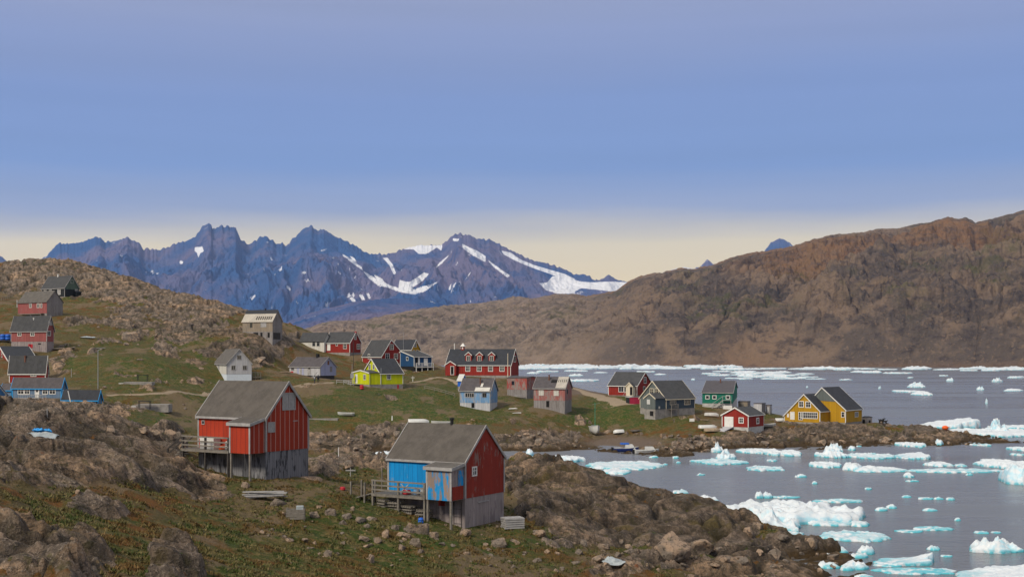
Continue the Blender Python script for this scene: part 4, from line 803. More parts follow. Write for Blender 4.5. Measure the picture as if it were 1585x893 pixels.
def on_ann(H, face, px, py, off):      # like fp, but on the front of a porch standing `off` in front of the face
    n_ = H.ey*-1 if face == 'A' else H.ex*-1; C0 = H.C; H.C = C0+n_*off; r_ = H.fp(face, px, py); H.C = C0; return r_
def ann_win(H, face, px, py, off, w, h, nx=2, ny=2, mat='glass', frame='white', name='window'):
    C0 = H.C; n_ = H.ey*-1 if face == 'A' else H.ex*-1
    H.C = C0+n_*off; f = H.win(face, px, py, w, h, nx, ny, frame, mat, off=off, name=name); H.C = C0; return f
def ann_panel(H, face, px, py, off, w, h, mat, name):
    C0 = H.C; n_ = H.ey*-1 if face == 'A' else H.ex*-1
    H.C = C0+n_*off; f = H.panel(face, px, py, w, h, mat, name, off=off); H.C = C0; return f
ann_win(H, 'B', 564.5, 583.6, 2.75, .95, 1.0); ann_panel(H, 'B', 551.6, 586, 2.75, 1.1, 2.0, 'white', 'door')
m = MB(); m.tube((-.02-2.7, -.08, H.zf+.1), (-2.72, -.08, H.ze), .05); m.tube((.1, -.06, H.zf-.2), (.1, -.06, H.ze+1.2), .06); m.build('drainpipe', M['metal'], H.r)
m = MB(); zt = H.zf+.05
m.box(-5.0, -2.85, L_-5.0, L_, zt-.1, zt)
for yy in (L_-4.9, L_-2.5, L_-.1):
    m.bar((-4.95, yy, -1), (-4.95, yy, zt+.9), .1)
for zz in (.45, .85): m.bar((-4.95, L_-5, zt+zz), (-4.95, L_, zt+zz), .06, .08)
m.build('veranda', M['white_d'], H.r)
H = House('wooden_house', 'rusty red house with a grey roof, behind the lime yellow house', 'house', 590.5, 318, 42, 561, 619.8, 564, 562, 551.5, 526.5, wa='red_clean', wb='red_clean', roof='felt_m', base_m='conc', eave_far=543.5, barge=.15, deep=2)
H.win('A', 606.2, 537, 1.1, 1.3, 2, 3); H.win('A', 599.6, 551.3, 1.2, 1.3, 2, 2); H.win('A', 612.8, 551.3, 1.1, 1.3, 2, 2); H.win('B', 571.3, 551.6, .8, 1.2, 2, 2)
H = House('wooden_house', 'ochre yellow gabled house half hidden behind the rusty red house', 'house', 636.4, 342, 58, 606, 650.4, 556, 553, 541, 526.3, wa='ochre', wb='ochre', roof='felt_d', base_m='conc', deep=2)
H.win('A', 642.8, 533.8, .9, 1.1, 2, 2); H.win('A', 640.6, 545.5, .9, 1.1, 1, 2); H.win('A', 646, 545.3, .9, 1.1, 1, 2)
H = House('wooden_house', 'deep blue house with a white framed porch on posts, right of the rusty red house', 'house', 641, 311, 38, 619.5, 668.4, 573, 567, 552.5, 544, gable='B', ridge=.93, eave_far=545.5, wa='blue_deep', wb='blue_deep', roof='felt_m', base_m='dark', deep=2, barge=.08)
H.win('B', 630.5, 555, .8, .8, 1, 1); H.panel('A', 644.7, 559, .7, 2.0, 'dark', 'doorway'); H.panel('A', 648.4, 559, .5, 2.0, 'white', 'door'); H.panel('A', 659, 560, 1.2, 1.9, 'white', 'shutter'); H.deck('A', .0, H.W, 1.0, H.zf-.1, mat='white', post='white', nposts=4)
H = House('long_house', 'long dark red building with three dormers and a small bell turret on its slate roof', 'building', 790.5, 298, 75, 690.3, 802.8, 584, 581, 564.8, 540.8, wa='red_clean', wb='red_clean', roof='felt_d', base_m='conc', barge=.15, deep=2)
for x_ in (724, 741.8, 759.3, 777): H.win('B', x_, 569.9, 1.0, 1.35, 3, 2, t=.14)
H.win('A', 796.6, 555.5, 2.2, 1.4, 1, 1); [H.dormer(x_, 545.0, 559.2, 1.6, 'red_clean', 'felt_d') for x_ in (725, 742.2, 761)]
s0, s1 = H.fp('B', 707.5), H.L-.15; H.annex('B', s0, s1, 1.1, H.zf-.05, H.ze+.0, H.ze+.9, 'red_clean', 'felt_d', 'gable'); ann_win(H, 'B', 700, 573.3, 1.1, .75, 2.0, 1, 1, 'dark', name='doorway')
m = MB(); a = H.fp('B', 709.5); x0 = H.sr; m.box(x0-.35, x0+.35, a-.35, a+.35, H.zr-.3, H.zr+.8); tb = m.build('bell_turret', M['red_clean'], H.roof)
m = MB(); m.add([(x0-.6,a-.6,H.zr+.8),(x0+.6,a-.6,H.zr+.8),(x0+.6,a+.6,H.zr+.8),(x0-.6,a+.6,H.zr+.8),(x0,a,H.zr+1.7)], [(0,3,2,1),(0,1,4),(1,2,4),(2,3,4),(3,0,4)]); m.build('turret_roof', M['white'], tb)
m = MB(); m.box(x0-.37, x0-.352, a-.15, a+.15, H.zr+.1, H.zr+.65); m.build('louvre', M['white'], tb)
m = MB(); m.tube((x0, H.L-1, H.zr), (x0, H.L-1, H.zr+1.6), .12); m.build('vent_pipe', M['white'], H.roof)
H = House('derelict_house', 'weathered pale blue house with a grey basement and missing panes, on the grass slope', 'house', 758.7, 250, 72, 711.8, 770, 640, 623.6, 604.6, 586.2, wa='blue_worn', wb='blue_worn', roof='felt_p', base_m='grey_pale', trim='white_d', barge=.08, deep=2.5)
H.win('B', 727, 611.4, 1.85, .75, 4, 1, 'white_d', t=.12, mull=.12); H.win('B', 749.8, 611.4, .75, .8, 2, 1, 'wood_g', t=.08); H.panel('B', 732, 627, .65, 1.0, 'dark', 'basement_opening')
k_ = (H.zr-H.ze)/H.sr; m = MB(); m.prism([H.P(-.25, H.ze-.25*k_+.17, .1), H.P(.45, H.ze+.45*k_+.17, .1), H.P(.45, H.ze+.45*k_+.22, .1), H.P(-.25, H.ze-.25*k_+.22, .1)], Vector(H.P(0, 0, 3.3))); m.build('roof_patch', M['white_b'], H.roof)
m = MB(); m.prism([H.P(.6, H.ze+.6*k_+.17, 1.9), H.P(1.3, H.ze+1.3*k_+.17, 1.9), H.P(1.3, H.ze+1.3*k_+.2, 1.9), H.P(.6, H.ze+.6*k_+.2, 1.9)], Vector(H.P(0, 0, .5))); m.build('roof_patch', M['white_b'], H.roof)
H.chimney(743.5, 585, w=.28, mat='rust', sfrac=.25); m = MB(); m.box(H.W, H.W+1.1, 1.0, 2.4, .6, 2.6); m.build('side_shed', M['blue_vivid'], H.r)
H = House('small_hut', 'tiny bright blue hut with a white roof, behind the weathered pale blue house', 'hut', 715.5, 264, 40, 708.4, 722, 599, 598, 587.5, 580, wa='blue_p', wb='blue_p', roof='hull', base_m='conc', trims=False, corner=False, deep=1)
H = House('derelict_house', 'low flat roofed hut with peeling red boards, left of the pink grey derelict house', 'hut', 815.6, 266, 54, 784.7, 833, 610, 603.2, 585.3, 583.2, wa='red_peel', wb='red_peel', roof='felt_p', base_m='grey_b', trims=False, corner=False, deep=2, over=.1, ov_g=.1)
H.win('B', 794, 592.6, .6, .75, 1, 1, 'dark', 'glass', t=.05); m = MB()
for i in range(3): m.box(-1.2-.8*i, -.6-.8*i, .4+i*.1, 1.6, -.35, -.25)
m.build('pallet', M['white_d'], H.r)
H = House('derelict_house', 'derelict pink and grey house with half its roof stripped to bare planks', 'house', 874.4, 250, 74, 826, 885, 632.5, 620, 601, 584, wa='pink_peel', wb='pink_peel', roof='felt_p', base_m='grey_b', trim='white_d', barge=.06, deep=2, corner=False)
H.win('B', 838, 607.8, .85, .9, 1, 1, 'white_b', 'white_b'); H.win('B', 860.8, 608.4, .85, .9, 1, 1, 'white_b', 'white_b'); H.panel('B', 847.7, 625, .6, 1.25, 'dark', 'doorway')
k_ = (H.zr-H.ze)/H.sr; m = MB(); m.prism([H.P(-.15, H.ze-.15*k_+.17, -.15), H.P(H.sr*.98, H.ze+H.sr*.98*k_+.17, -.15), H.P(H.sr*.98, H.ze+H.sr*.98*k_+.21, -.15), H.P(-.15, H.ze-.15*k_+.21, -.15)], Vector(H.P(0, 0, 2.2))); pl = m.build('bare_planking', M['plank_l'], H.roof)
m = MB()
for i in range(5): m.box(0, 0, 0, 0, 0, 0) if False else m.prism([H.P(1.5, H.ze+1.5*k_+.215, .05+i*.42), H.P(2.3, H.ze+2.3*k_+.215, .05+i*.42), H.P(2.3, H.ze+2.3*k_+.235, .05+i*.42), H.P(1.5, H.ze+1.5*k_+.235, .05+i*.42)], Vector(H.P(0, 0, .12)))
m.build('roof_hole', M['dark'], pl); m = MB(); m.prism([H.P(1.4, H.ze+1.4*k_+.17, 2.1), H.P(2.2, H.ze+2.2*k_+.17, 2.1), H.P(2.2, H.ze+2.2*k_+.19, 2.1), H.P(1.4, H.ze+1.4*k_+.19, 2.1)], Vector(H.P(0, 0, 1.3))); m.build('roof_hole', M['dark'], H.roof)
H.chimney(850, 580, w=.3, mat='rust', sfrac=.35); H.win('A', 878, 606, .9, .9, 1, 1, 'grey_b', 'dark')
# ---------------------------------------------------------------- point by the water
H = House('wooden_house', 'dark red gabled house with a pale porch at the top of the sandy track', 'house', 986, 275, 60, 941.6, 1009.8, 614, 612, 597.2, 576.5, wa='red_clean', wb='red_clean', roof='felt_m', base_m='conc', barge=.12, deep=2)
H.win('A', 998.4, 588.3, 1.3, 1.3, 2, 2); H.win('A', 996.8, 601, .9, .8, 1, 1); H.win('B', 961.5, 602, 1.1, 1.2, 2, 1); H.win('B', 968.8, 602, .7, 1.2, 1, 1)
H.annex('B', .35, 2.1, 1.6, H.zf-.05, H.ze-.1, H.ze+.75, 'cream', 'felt_m', 'gable', trim='cream'); ann_panel(H, 'B', 977, 605, 1.6, .6, 1.9, 'dark', 'doorway')
m = MB()
for i in range(4): m.box(-2.1-.3*i, -1.65-.3*i, .6, 1.9, H.zf-.12-.18*i, H.zf-.05-.18*i)
m.bar((-1.65, 2.2, H.zf+.9), (-2.9, 2.2, H.zf), .06, .08); m.build('stairs', M['white_d'], H.r)
H = House('small_shed', 'pink red shed with a black side, left of the slate blue house', 'shed', 974.5, 262, 20, 969, 990.5, 631, 630, 615.2, 614.4, wa='pinkred', wb='black_b', roof='conc_l', base_m='conc', trims=False, corner=False, deep=1, over=.06, ov_g=.06)
H.panel('A', 979, 627.5, .7, .7, 'wood', 'leaning_board')
H = House('wooden_house', 'slate blue house with grey green gable and cream trim, on a concrete basement', 'house', 1031, 247, 40, 990.6, 1075.4, 642.5, 632.7, 617.3, 590.2, gable='B', wa='slate_b', wb='slate_g', roof='felt_m', base_m='conc', trim='cream', barge=.13, deep=2.5)
for x_ in (1008.8, 1016.6): H.win('B', x_, 605.3, .85, 1.0, 2, 2, 'cream', 'glass')
H.win('A', 1041.6, 622, 1.7, 1.0, 4, 2, 'cream', t=.09); H.win('A', 1063.7, 622, 1.7, 1.0, 4, 2, 'cream', t=.09)
H.annex('B', .03, 3.2, 3.2, H.zf, H.ze+.15, H.ze+1.15, 'slate_g', 'felt_m', 'gable', trim='cream', mat2='slate_b', base='conc'); ann_panel(H, 'B', 1003.8, 621.8, 3.2, .85, 1.0, 'hull', 'shutter'); ann_panel(H, 'B', 1008.6, 639.6, 3.2, .9, .95, 'dark', 'basement_opening')
H.deck('A', .6, 2.8, 1.0, H.zf-.0, mat='wood_g', post='wood_g', nposts=2); m = MB(); m.tube((H.W/2, H.sr, H.zr), (H.W/2, H.sr, H.zr+2.0), .03); m.build('aerial', M['metal'], H.roof); H.panel('A', 1020.5, 630.5, .4, .5, 'conc_l', 'vent')
H = House('wooden_house', 'green boarded house with small white windows and an outside stair', 'house', 1133.8, 268, 78, 1087, 1141, 628, 624.3, 608.4, 590, wa='green_b', wb='green_b', roof='felt_p', base_m='conc_l', trim='white_d', barge=.1, deep=2, corner=False)
for x_ in (1095, 1105.8, 1126.6): H.win('B', x_, 614.6, .65, .62, 1, 1, t=.14)
H.chimney(1115.3, 586.5, w=.3, mat='rust', sfrac=.4); a0, a1 = H.fp('B', 1119), H.fp('B', 1096); m = MB(); n_ = 9
for i in range(n_): q = a0+(a1-a0)*i/n_; m.box(-1.5, -.5, q, q+(a1-a0)/n_*.8, 1.3-2.4*i/n_-.05, 1.3-2.4*i/n_)
for xx in (-1.5, -.5): m.bar((xx, a0, 2.2), (xx, a1, -.2), .06, .08); m.bar((xx, a0, 1.2), (xx, a1, -1.2), .06, .14)
m.box(-1.5, 0, a0-1.8, a0, 1.22, 1.3); m.bar((-1.5, a0-1.8, 2.2), (-1.5, a0, 2.2), .06, .08); m.bar((-1.5, a0, -1.5), (-1.5, a0, 2.2), .1); m.bar((-1.5, a0-1.8, -1.5), (-1.5, a0-1.8, 2.2), .1); m.build('stairs', M['white_d'], H.r)
m = MB(); m.box(-1.6, -.05, .05, 2.0, -2.6, .1); m.build('store_box', M['white'], H.r); m = MB(); m.box(H.W, H.W+1.8, 1, 4, -.5, 2.4); m.build('side_shed', M['grey_b'], H.r)
def shed(label, cx, D, phi, pl, pr, base, top, wa, wb, roof='felt_p', slope=1.2):
    return House('small_shed', label, 'shed', cx, D, phi, pl, pr, base, base-.5, top, top-slope, wa=wa, wb=wb, roof=roof, trims=False, corner=False, deep=1.6, over=.05, ov_g=.05)
H = shed('flat wooden shed right of the green house', 1157, 272, 60, 1142.5, 1161.5, 633, 622.3, 'grey_b', 'tan_b'); H.panel('B', 1149, 628, .8, 1.2, 'wood_g', 'door')
H = shed('pale grey windowless store behind the red boathouse', 1179, 262, 60, 1166.5, 1185, 640, 625, 'grey_b', 'grey_pale', 'felt_p', .6); H.panel('B', 1172, 632, .9, 1.7, 'grey_pale', 'door')
H = shed('small grey crate shed, right of the pale grey store', 1192, 264, 60, 1185.5, 1195, 639, 627.4, 'grey_pale', 'grey_b', 'felt_p', .4); H.panel('B', 1189, 634, .5, 1.2, 'grey_pale', 'door')
_b = pt(1120, 668, 230); SITES.append((_b.x, _b.y, 4.0)); H = House('boathouse', 'small red boathouse with a white door and ramp above the rocky shore', 'boathouse', 1158.4, 232, 55, 1117.5, 1182.3, 668, 661.3, 643.5, 631.2, gable='B', wa='red_clean', wb='red_clean', roof='felt_m', base_m='conc_l', barge=.14, deep=2.0)
H.win('B', 1147.3, 650.4, .75, .85, 2, 2, t=.16); H.win('A', 1172.6, 651, 1.0, .85, 2, 2, t=.2); c_, z_ = H.fp('B', 1128.3, 652); H.panel('B', 1128.3, 652.3, 1.9, 1.95, 'white', 'boathouse_door', th=.06)
_e = H.C-H.ex*4.2+H.ey*c_; _z = gz(_e.x, _e.y)-H.C.z+.12; _m = H.C-H.ex*2.1+H.ey*c_; _z = min(max(_z, 2*(gz(_m.x, _m.y)-H.C.z+.1)-H.zf), H.zf-.15)
m = MB(); m.prism([(-.07, c_-1.0, H.zf+.03), (-4.2, c_-1.0, _z), (-4.2, c_-1.0, _z-.15), (-.07, c_-1.0, H.zf-.12)], (0, 2.0, 0)); m.build('ramp', M['grey_pale'], H.r)
H = House('wooden_house', 'ochre yellow house by the water with white windows and a dark steep roof', 'house', 1269.3, 250, 50, 1214, 1303, 659, 654, 636.5, 610.8, gable='B', ridge=.44, eave_far=643, wa='ochre', wb='ochre', roof='felt_d', base_m='conc', barge=.12, deep=2.2)
H.win('B', 1240.2, 625.4, .9, 1.05, 2, 2, t=.16); H.win('B', 1251, 626, .95, 1.05, 2, 2, t=.16); H.win('B', 1252.6, 642.6, 3.6, 1.15, 8, 2, t=.13, mull=.08); H.win('B', 1239.2, 643.5, .75, 1.5, 2, 3); H.door('B', 1226.6, 643.4, .85, 1.6); H.win('A', 1293.8, 641.9, 1.1, 1.0, 2, 1, 'white_d', 'board_up'); H.panel('B', 1219.8, 642.6, .45, .8, 'white', 'hatch')
H1 = H
# its taller wing stands behind and to the right, part of the same house
root = H.r
H = House('wing', '', '', 1309, 251, 50, 1246, 1334.3, 659, 654, 634.5, 600.2, gable='B', ridge=.57, eave_far=630, wa='ochre', wb='ochre', roof='felt_d', base_m='conc', barge=.13, deep=2.2)
m = MB(); h_ = H.zr-.2; s_ = H.sr; kz = (H.zr-H.ze)/H.sr; m.prism([(-.012, s_-3.1, h_-3.1*kz), (-.012, s_+2.8, h_-2.8*kz), (-.012, s_, h_-.02)], (-.03, 0, 0)); m.build('gable_panel', M['slate_g'], H.wall)
H.win('B', 1304.8, 641.4, .55, 1.0, 1, 2); H.win('A', 1325.6, 641.2, 1.5, .9, 4, 1)
for c in list(H.r.children):        # hand the wing's parts to the house they belong to
    M4 = Matrix.Translation(H.C-H1.C); rel = Matrix.Rotation(-H1.ph, 4, 'Z') @ Matrix.Translation(H.C-H1.C) @ Matrix.Rotation(H.ph, 4, 'Z')
    c.parent = H1.r; c.matrix_local = rel @ c.matrix_local
bpy.data.objects.remove(H.r); H.r = H1.r
H1.dormer(1289.6, 617.5, 628.5, 1.9, 'ochre', 'felt_w', .8)
H = shed('weathered plank shed at the right end of the ochre yellow house', 1341, 262, 30, 1334, 1350, 660, 646.5, 'grey_b', 'grey_b', 'felt_d', 1.6); H.panel('A', 1346, 655, .5, 1.4, 'dark', 'doorway'); H.panel('B', 1337, 655, .7, 1.7, 'dark', 'doorway')
build_land()
# ================================================================ DRIFTING ICE
g = G('sea_ice'); p = g.pos(True); geo = g.pos(); sz_ = g.n('ShaderNodeSeparateXYZ'); g.l(geo, sz_.inputs[0])
n1 = g.noise(p, .8, 5, .6); n2 = g.noise(p, 3, 5, .65)
nrm = g.n('ShaderNodeSeparateXYZ'); g.l(g.n('ShaderNodeNewGeometry').outputs['Normal'], nrm.inputs[0])
f = g.ss(.50, .08, g.math('ADD', sz_.outputs[2], g.math('MULTIPLY', g.math('SUBTRACT', n1, .5), .7)))
side = g.ss(.85, .35, nrm.outputs[2], 0, .75)
blu = g.math('MULTIPLY', side, g.ss(.42, .56, n1))
c = g.mix(blu, g.mix(g.ss(.4, .7, n2), (.63,.665,.69), (.52,.585,.64)), (.30,.58,.70))
c = g.mix(g.math('MULTIPLY', f, g.ss(.40, .56, n1, 0, 1.)), c, (.07,.42,.50))
g.col(c); g.rough(.55); g.b.inputs['Subsurface Weight'].default_value = 0; g.bump(g.math('ADD', n1, g.math('MULTIPLY', n2, .5)), .35, .15); M_ice = g.m
def ice_mesh(a, b, h, seed, style, nr=None, na=None):
    """irregular slab a by b metres (half sizes), h high; style: flat, berg, lump, wedge"""
    big = max(a, b) > 1.6; na = na or (110 if max(a, b) > 3 else 64 if big else 26); nr = nr or (30 if max(a, b) > 3 else 18 if big else 8)
    th = np.linspace(0, 2*math.pi, na, endpoint=False); fr = np.r_[np.linspace(0, .9, nr-4) if nr > 8 else np.linspace(0, .85, nr-3), [.96, 1., 1.02] if nr <= 8 else [.95, .985, 1., 1.02]]
    if nr > 8 and len(fr) != nr: pass
    TH, FR = np.meshgrid(th, fr); ox = seed*13.7
    rad = 1+.50*fbm(np.cos(TH)*1.3+ox, np.sin(TH)*1.3, 5, seed, .6)+.14*perlin(np.cos(TH)*5+ox, np.sin(TH)*5, seed+1)
    X = a*FR*rad*np.cos(TH); Y = b*FR*rad*np.sin(TH); s_ = max(a, b)
    n = fbm(X/s_*1.8+ox, Y/s_*1.8, 4, seed+2); r = ridged(X/s_*2.2+ox, Y/s_*2.6, 4, seed+3)
    edge = 1-np.clip(FR, 0, 1)**7
    det = .05*ridged(X/s_*7+ox, Y/s_*9, 3, seed+6)+.05*(blocks(X/s_*4+ox, Y/s_*5, seed+8)-.3)
    if style == 'flat': Z = h*(.46+.40*n+.65*np.clip(r-.1, 0, 1)**1.5+det)*np.minimum(1, .55+edge)
    elif style == 'berg': Z = h*np.clip(.20+1.15*np.clip(.55+1.4*n, 0, 1)*(.45+.75*np.clip(r, -.2, 1))*np.clip(1-FR**2, 0, 1)**.6+.12*n+1.2*det*np.clip(1.1-FR, 0, 1), .10, 1.3)
    elif style == 'wedge': Z = h*np.clip(.15+.85*(.5+.5*X/(a*1.1))**1.3+.2*n+det, .1, 1.2)*np.minimum(1, .6+edge)
    else: Z = h*np.clip((1-FR**2.4), .0, 1)**.5*(.75+.6*n+.25*r+det)
    Z = np.maximum(Z, .05*h); Z[-1] = -.5; X[-1] *= .96; Y[-1] *= .96; Z[-2] = np.minimum(Z[-2], .04+0*Z[-2])
    V = np.stack([X, Y, Z], -1)[1:].reshape(-1, 3).tolist(); c0 = len(V); V.append([0, 0, float(Z[0].mean())]); k = len(fr)-1; Fc = []
    for j in range(na): Fc.append((c0, j, (j+1) % na))
    for i in range(k-1):
        for j in range(na): a0 = i*na+j; b0 = i*na+(j+1) % na; Fc.append((a0, a0+na, b0+na, b0))
    me = bpy.data.meshes.new('ice_floe'); me.from_pydata(V, [], Fc); me.materials.append(M_ice); me.update()
    me.polygons.foreach_set('use_smooth', np.full(len(Fc), True)); return me
def floe(label, x0, x1, yt, yb, style='flat', hf=.45, group=None, name='ice_floe', cat='ice floe', rz=None, seed=None):
    D0 = F*CH/(yb-HY); hpx = hf*(yb-yt); h = hpx*D0/F; yb2 = min(yb-.3, yt+hpx); D1 = F*CH/(max(yb2, HY+6)-HY)
    a = (x1-x0)/2*D0/F; b = min(max((D1-D0)/2, a*.14), a*1.6); sd = seed or int(x0*7+yt*3) % 997
    o = bpy.data.objects.new(name, ice_mesh(a*.95, b, h, sd, style)); col.objects.link(o); D = D0+b
    o.location = (((x0+x1)/2-CX)*D/F, D, 0)
    if rz: o.rotation_euler[2] = rz
    tag(o, label, cat, group); return o
IC = [
 ('largest snow covered floe, a wide white sheet behind the rocky point', 1116,1345,768,812,'flat',.5),
 ('ragged blue white ridge of ice in front of the largest floe', 1146,1240,778,822,'berg',.55),
 ('low turquoise edged tongue of ice under the right half of the largest floe', 1232,1328,798,814,'flat',.4),
 ('small smooth dome of ice at the right end of the largest floe', 1314,1346,803,815,'lump',.6),
 ('broad flat white floe with a thin turquoise edge, just below the largest floe', 1268,1376,818,838,'flat',.3),
 ('low pale floe between the rocky point and the broad flat floe', 1184,1250,819,834,'flat',.4),
 ('small blue white lump standing off the tip of the rocky point', 1326,1355,842,858,'lump',.8),
 ('long low floe with turquoise middle, under the tilted slab', 1348,1442,857,876,'wedge',.5),
 ('tilted white slab raised above turquoise ice near the bottom edge', 1403,1443,852,872,'wedge',.8),
 ('pair of thin flat white plates near the bottom edge', 1352,1480,876,889,'flat',.25),
 ('thin white oval plate left of the tilted slab', 1350,1402,868,877,'flat',.3),
 ('jagged brash ice pushed against the foot of the rocky point', 1262,1302,866,880,'berg',.6),
 ('ragged little berg beside the foot of the rocky point', 1302,1348,866,882,'berg',.7),
 ('small rounded ice lump at the bottom edge below the point', 1322,1352,886,896,'lump',.6),
 ('humped berg with a tall left shoulder and low turquoise tail', 1500,1584,832,856,'berg',.75),
 ('great slab with a sloping snow top and blue cliff in the bottom right corner', 1474,1620,866,905,'wedge',.5),
 ('tiny flat floe left of the great corner slab', 1455,1474,857,862,'flat',.5),
 ('thin white floe with a small raised back in the open water', 1412,1476,813,821,'flat',.4),
 ('low oval floe left of the thin raised floe', 1387,1432,818,824,'flat',.35),
 ('small floe right of centre in open water, pair with a thin sliver', 1507,1530,820,826,'flat',.5),
 ('thin sliver floe right of its small companion', 1534,1549,821,825,'flat',.4),
 ('tiny pointed ice crumb in the open water above the humped berg', 1477,1488,800,806,'lump',.8),
 ('sheer white ice block cut by the right edge of the frame', 1553,1612,712,752,'lump',.72),
 ('low white shelf of ice running left from the sheer block', 1514,1600,708,726,'flat',.45),
 ('flat pale floe above the sheer ice block by the right edge', 1562,1600,688,698,'flat',.4),
 ('small floe under the pale floe by the right edge', 1564,1584,700,705,'flat',.5),
 ('long narrow white floe lying left of the sheer ice block', 1404,1543,723,732,'flat',.4),
 ('rounded blue white floe above the long narrow floe', 1431,1474,712,722,'lump',.55),
 ('small companion of the rounded blue white floe', 1478,1496,716,722,'lump',.5),
 ('broad white floe with a smooth rounded top, middle of the bay', 1316,1400,719,731,'lump',.55),
 ('blue block of ice wedged against the smooth topped floe', 1302,1336,714,728,'lump',.8),
 ('flat floe with a bright turquoise rim left of the blue block', 1252,1304,712,724,'flat',.5),
 ('blue sided floe with a sloping top off the end of the peninsula', 1385,1438,697,711,'wedge',.55),
 ('jumbled white floe under the ochre house point', 1262,1312,694,709,'berg',.6),
 ('ragged ice pile touching the rocks below the ochre house', 1276,1306,686,700,'berg',.8),
 ('small round white lump beside the ragged ice pile', 1313,1324,689,697,'lump',.8),
 ('low spread of white ice between the jumbled floe and the blue sided floe', 1310,1385,699,710,'flat',.4),
 ('turquoise edged floe stranded on the low reef', 1388,1432,682,692,'flat',.5),
 ('small upright ice piece on the reef right of the ochre house', 1447,1460,679,689,'lump',.9),
 ('thin strip of ice beyond the end of the reef', 1500,1530,684,690,'flat',.4),
 ('flat floe with a thick pale rim, middle of the bay', 1153,1213,719,729,'flat',.4),
 ('wide flat floe carrying a small pyramid of ice', 1075,1155,708,719,'flat',.35),
 ('little ice pyramid standing on the wide flat floe', 1108,1140,697,712,'berg',.85),
 ('white floe hugging the jetty rocks with a pale blue end', 1180,1242,693,706,'flat',.5),
 ('flat white ice along the shore under the red boathouse', 1140,1192,692,702,'flat',.5),
 ('blue white chunk caught on the jetty stones', 1100,1120,686,700,'berg',.9),
 ('tiny flat floe in the middle of the small bay', 1187,1203,709,714,'flat',.5),
 ('ring shaped white floe of the inner bay', 905,1032,711,727,'flat',.3),
 ('blue footed ice lumps in front of the ring shaped floe', 930,975,722,734,'lump',.5),
 ('long white floe behind the dark ridge at the mouth of the inlet', 818,905,703,716,'flat',.6),
 ('white round ice boulder touching the dark ridge', 813,827,694,706,'lump',.9),
 ('small white ice boulder left of the round one', 800,813,698,707,'lump',.8),
 ('thin floe just behind the crest of the dark ridge', 1040,1066,756,765,'flat',.5),
 ('thick pale blue slab behind the crest of the dark ridge', 1068,1114,765,779,'lump',.7),
 ('low icy shelf under the thick pale blue slab', 1090,1114,778,786,'flat',.5),
 ('small blue white ice knob left of a thin strip of ice', 1168,1182,760,771,'lump',.9),
 ('pale double lump of ice above the largest floe', 1179,1196,760,771,'lump',.8),
 ('thin strip of ice trailing right from the pale double lump', 1194,1240,766,771,'flat',.5),
 ('thin bumpy strip of ice above the right end of the largest floe', 1258,1334,770,778,'flat',.5),
 ('tiny ice crumb alone in the middle of the bay', 1256,1266,744,749,'lump',.8),
 ('small ice crumbs in a short row, left one', 1395,1410,765,770,'lump',.6),
 ('curved sliver of ice in the open water', 1421,1445,768,773,'flat',.5),
 ('small ice lump right of the curved sliver', 1445,1460,768,773,'lump',.7),
 ('small ice lump at the right end of the short row', 1464,1478,768,774,'lump',.7),
 ('crumbs of ice under the long narrow floe', 1398,1414,730,739,'lump',.7),
 ('large jagged berg behind the peninsula, pointed towards the right', 1423,1506,644,663,'wedge',.75),
 ('blue hearted berg right of the orange buoy', 1526,1560,651,672,'berg',.85),
 ('wide white floe spreading round the blue hearted berg', 1468,1600,660,676,'flat',.5),
 ('thin floe in the background near the right edge, behind the blue hearted berg', 1548,1610,656,664,'flat',.5),
 ('brilliant white bergy bit in the inlet beside the red house', 477,498,697,712,'berg',.9),
 ('ragged white ice piece stranded in the inlet between the two sheds', 551,580,697,709,'berg',.8),
 ('long thin ice slab in the inlet left of the grey shed roof', 580,612,697,705,'flat',.6),
 ('broken three part berg far out in the fjord, upper piece', 1407,1430,591,600,'berg',.8),
 ('low floe of the broken berg far out in the fjord', 1381,1420,601,607,'flat',.4),
 ('rounded blue white floe of the broken berg far out', 1412,1443,603,612,'lump',.6),
]
for (lb, x0, x1, yt, yb, st, hf) in IC: floe(lb, x0, x1, yt, yb, st, hf)
# the far pack: belts of floes towards the opposite shore
protos = [ice_mesh(9, 7, 1.5, 300+i, ('flat','flat','berg','lump','flat','berg')[i], 9, 30) for i in range(6)]
rf = random.Random(3)
def far_floe(px, py, wpx, hs, label, group):
    label = ('broad ' if wpx > 32 else 'middling ' if wpx > 20 else 'small ')+label+(', at its left' if px < 930 or 1090 < px < 1150 else ', at its right' if px > 1330 or 1000 < px < 1090 else '')
    D = F*CH/(py-HY); o = bpy.data.objects.new('ice_floe', rf.choice(protos)); col.objects.link(o)
    s_ = wpx*D/F/18; o.location = ((px-CX)*D/F, D, 0); o.scale = (s_, s_*rf.uniform(.6, 1.2), hs*rf.uniform(.7, 1.5)); o.rotation_euler[2] = rf.uniform(-.5, .5)
    tag(o, label, 'ice floe', group)
L1, G1 = 'white floe in the dense ice belt along the far shore', 'pack ice belt along the far shore'
for i in range(95): far_floe(rf.uniform(800, 1140), rf.uniform(565.5, 571.5), rf.uniform(16, 44), rf.uniform(.9, 2.6), L1, G1)
for i in range(50): far_floe(rf.uniform(1130, 1590), rf.uniform(570, 572.8), rf.uniform(10, 42), rf.uniform(.6, 1.8), L1, G1)
L2, G2 = 'flat floe in the loose ice out on the fjord', 'loose ice streaks on the open fjord'
for i in range(24): far_floe(rf.gauss(1190, 55), rf.gauss(583, 2.), rf.uniform(14, 50), rf.uniform(.5, 1.2), L2, G2)
for i in range(22): far_floe(rf.uniform(1090, 1240), rf.uniform(575, 580), rf.uniform(10, 34), rf.uniform(.5, 1.1), L2, G2)
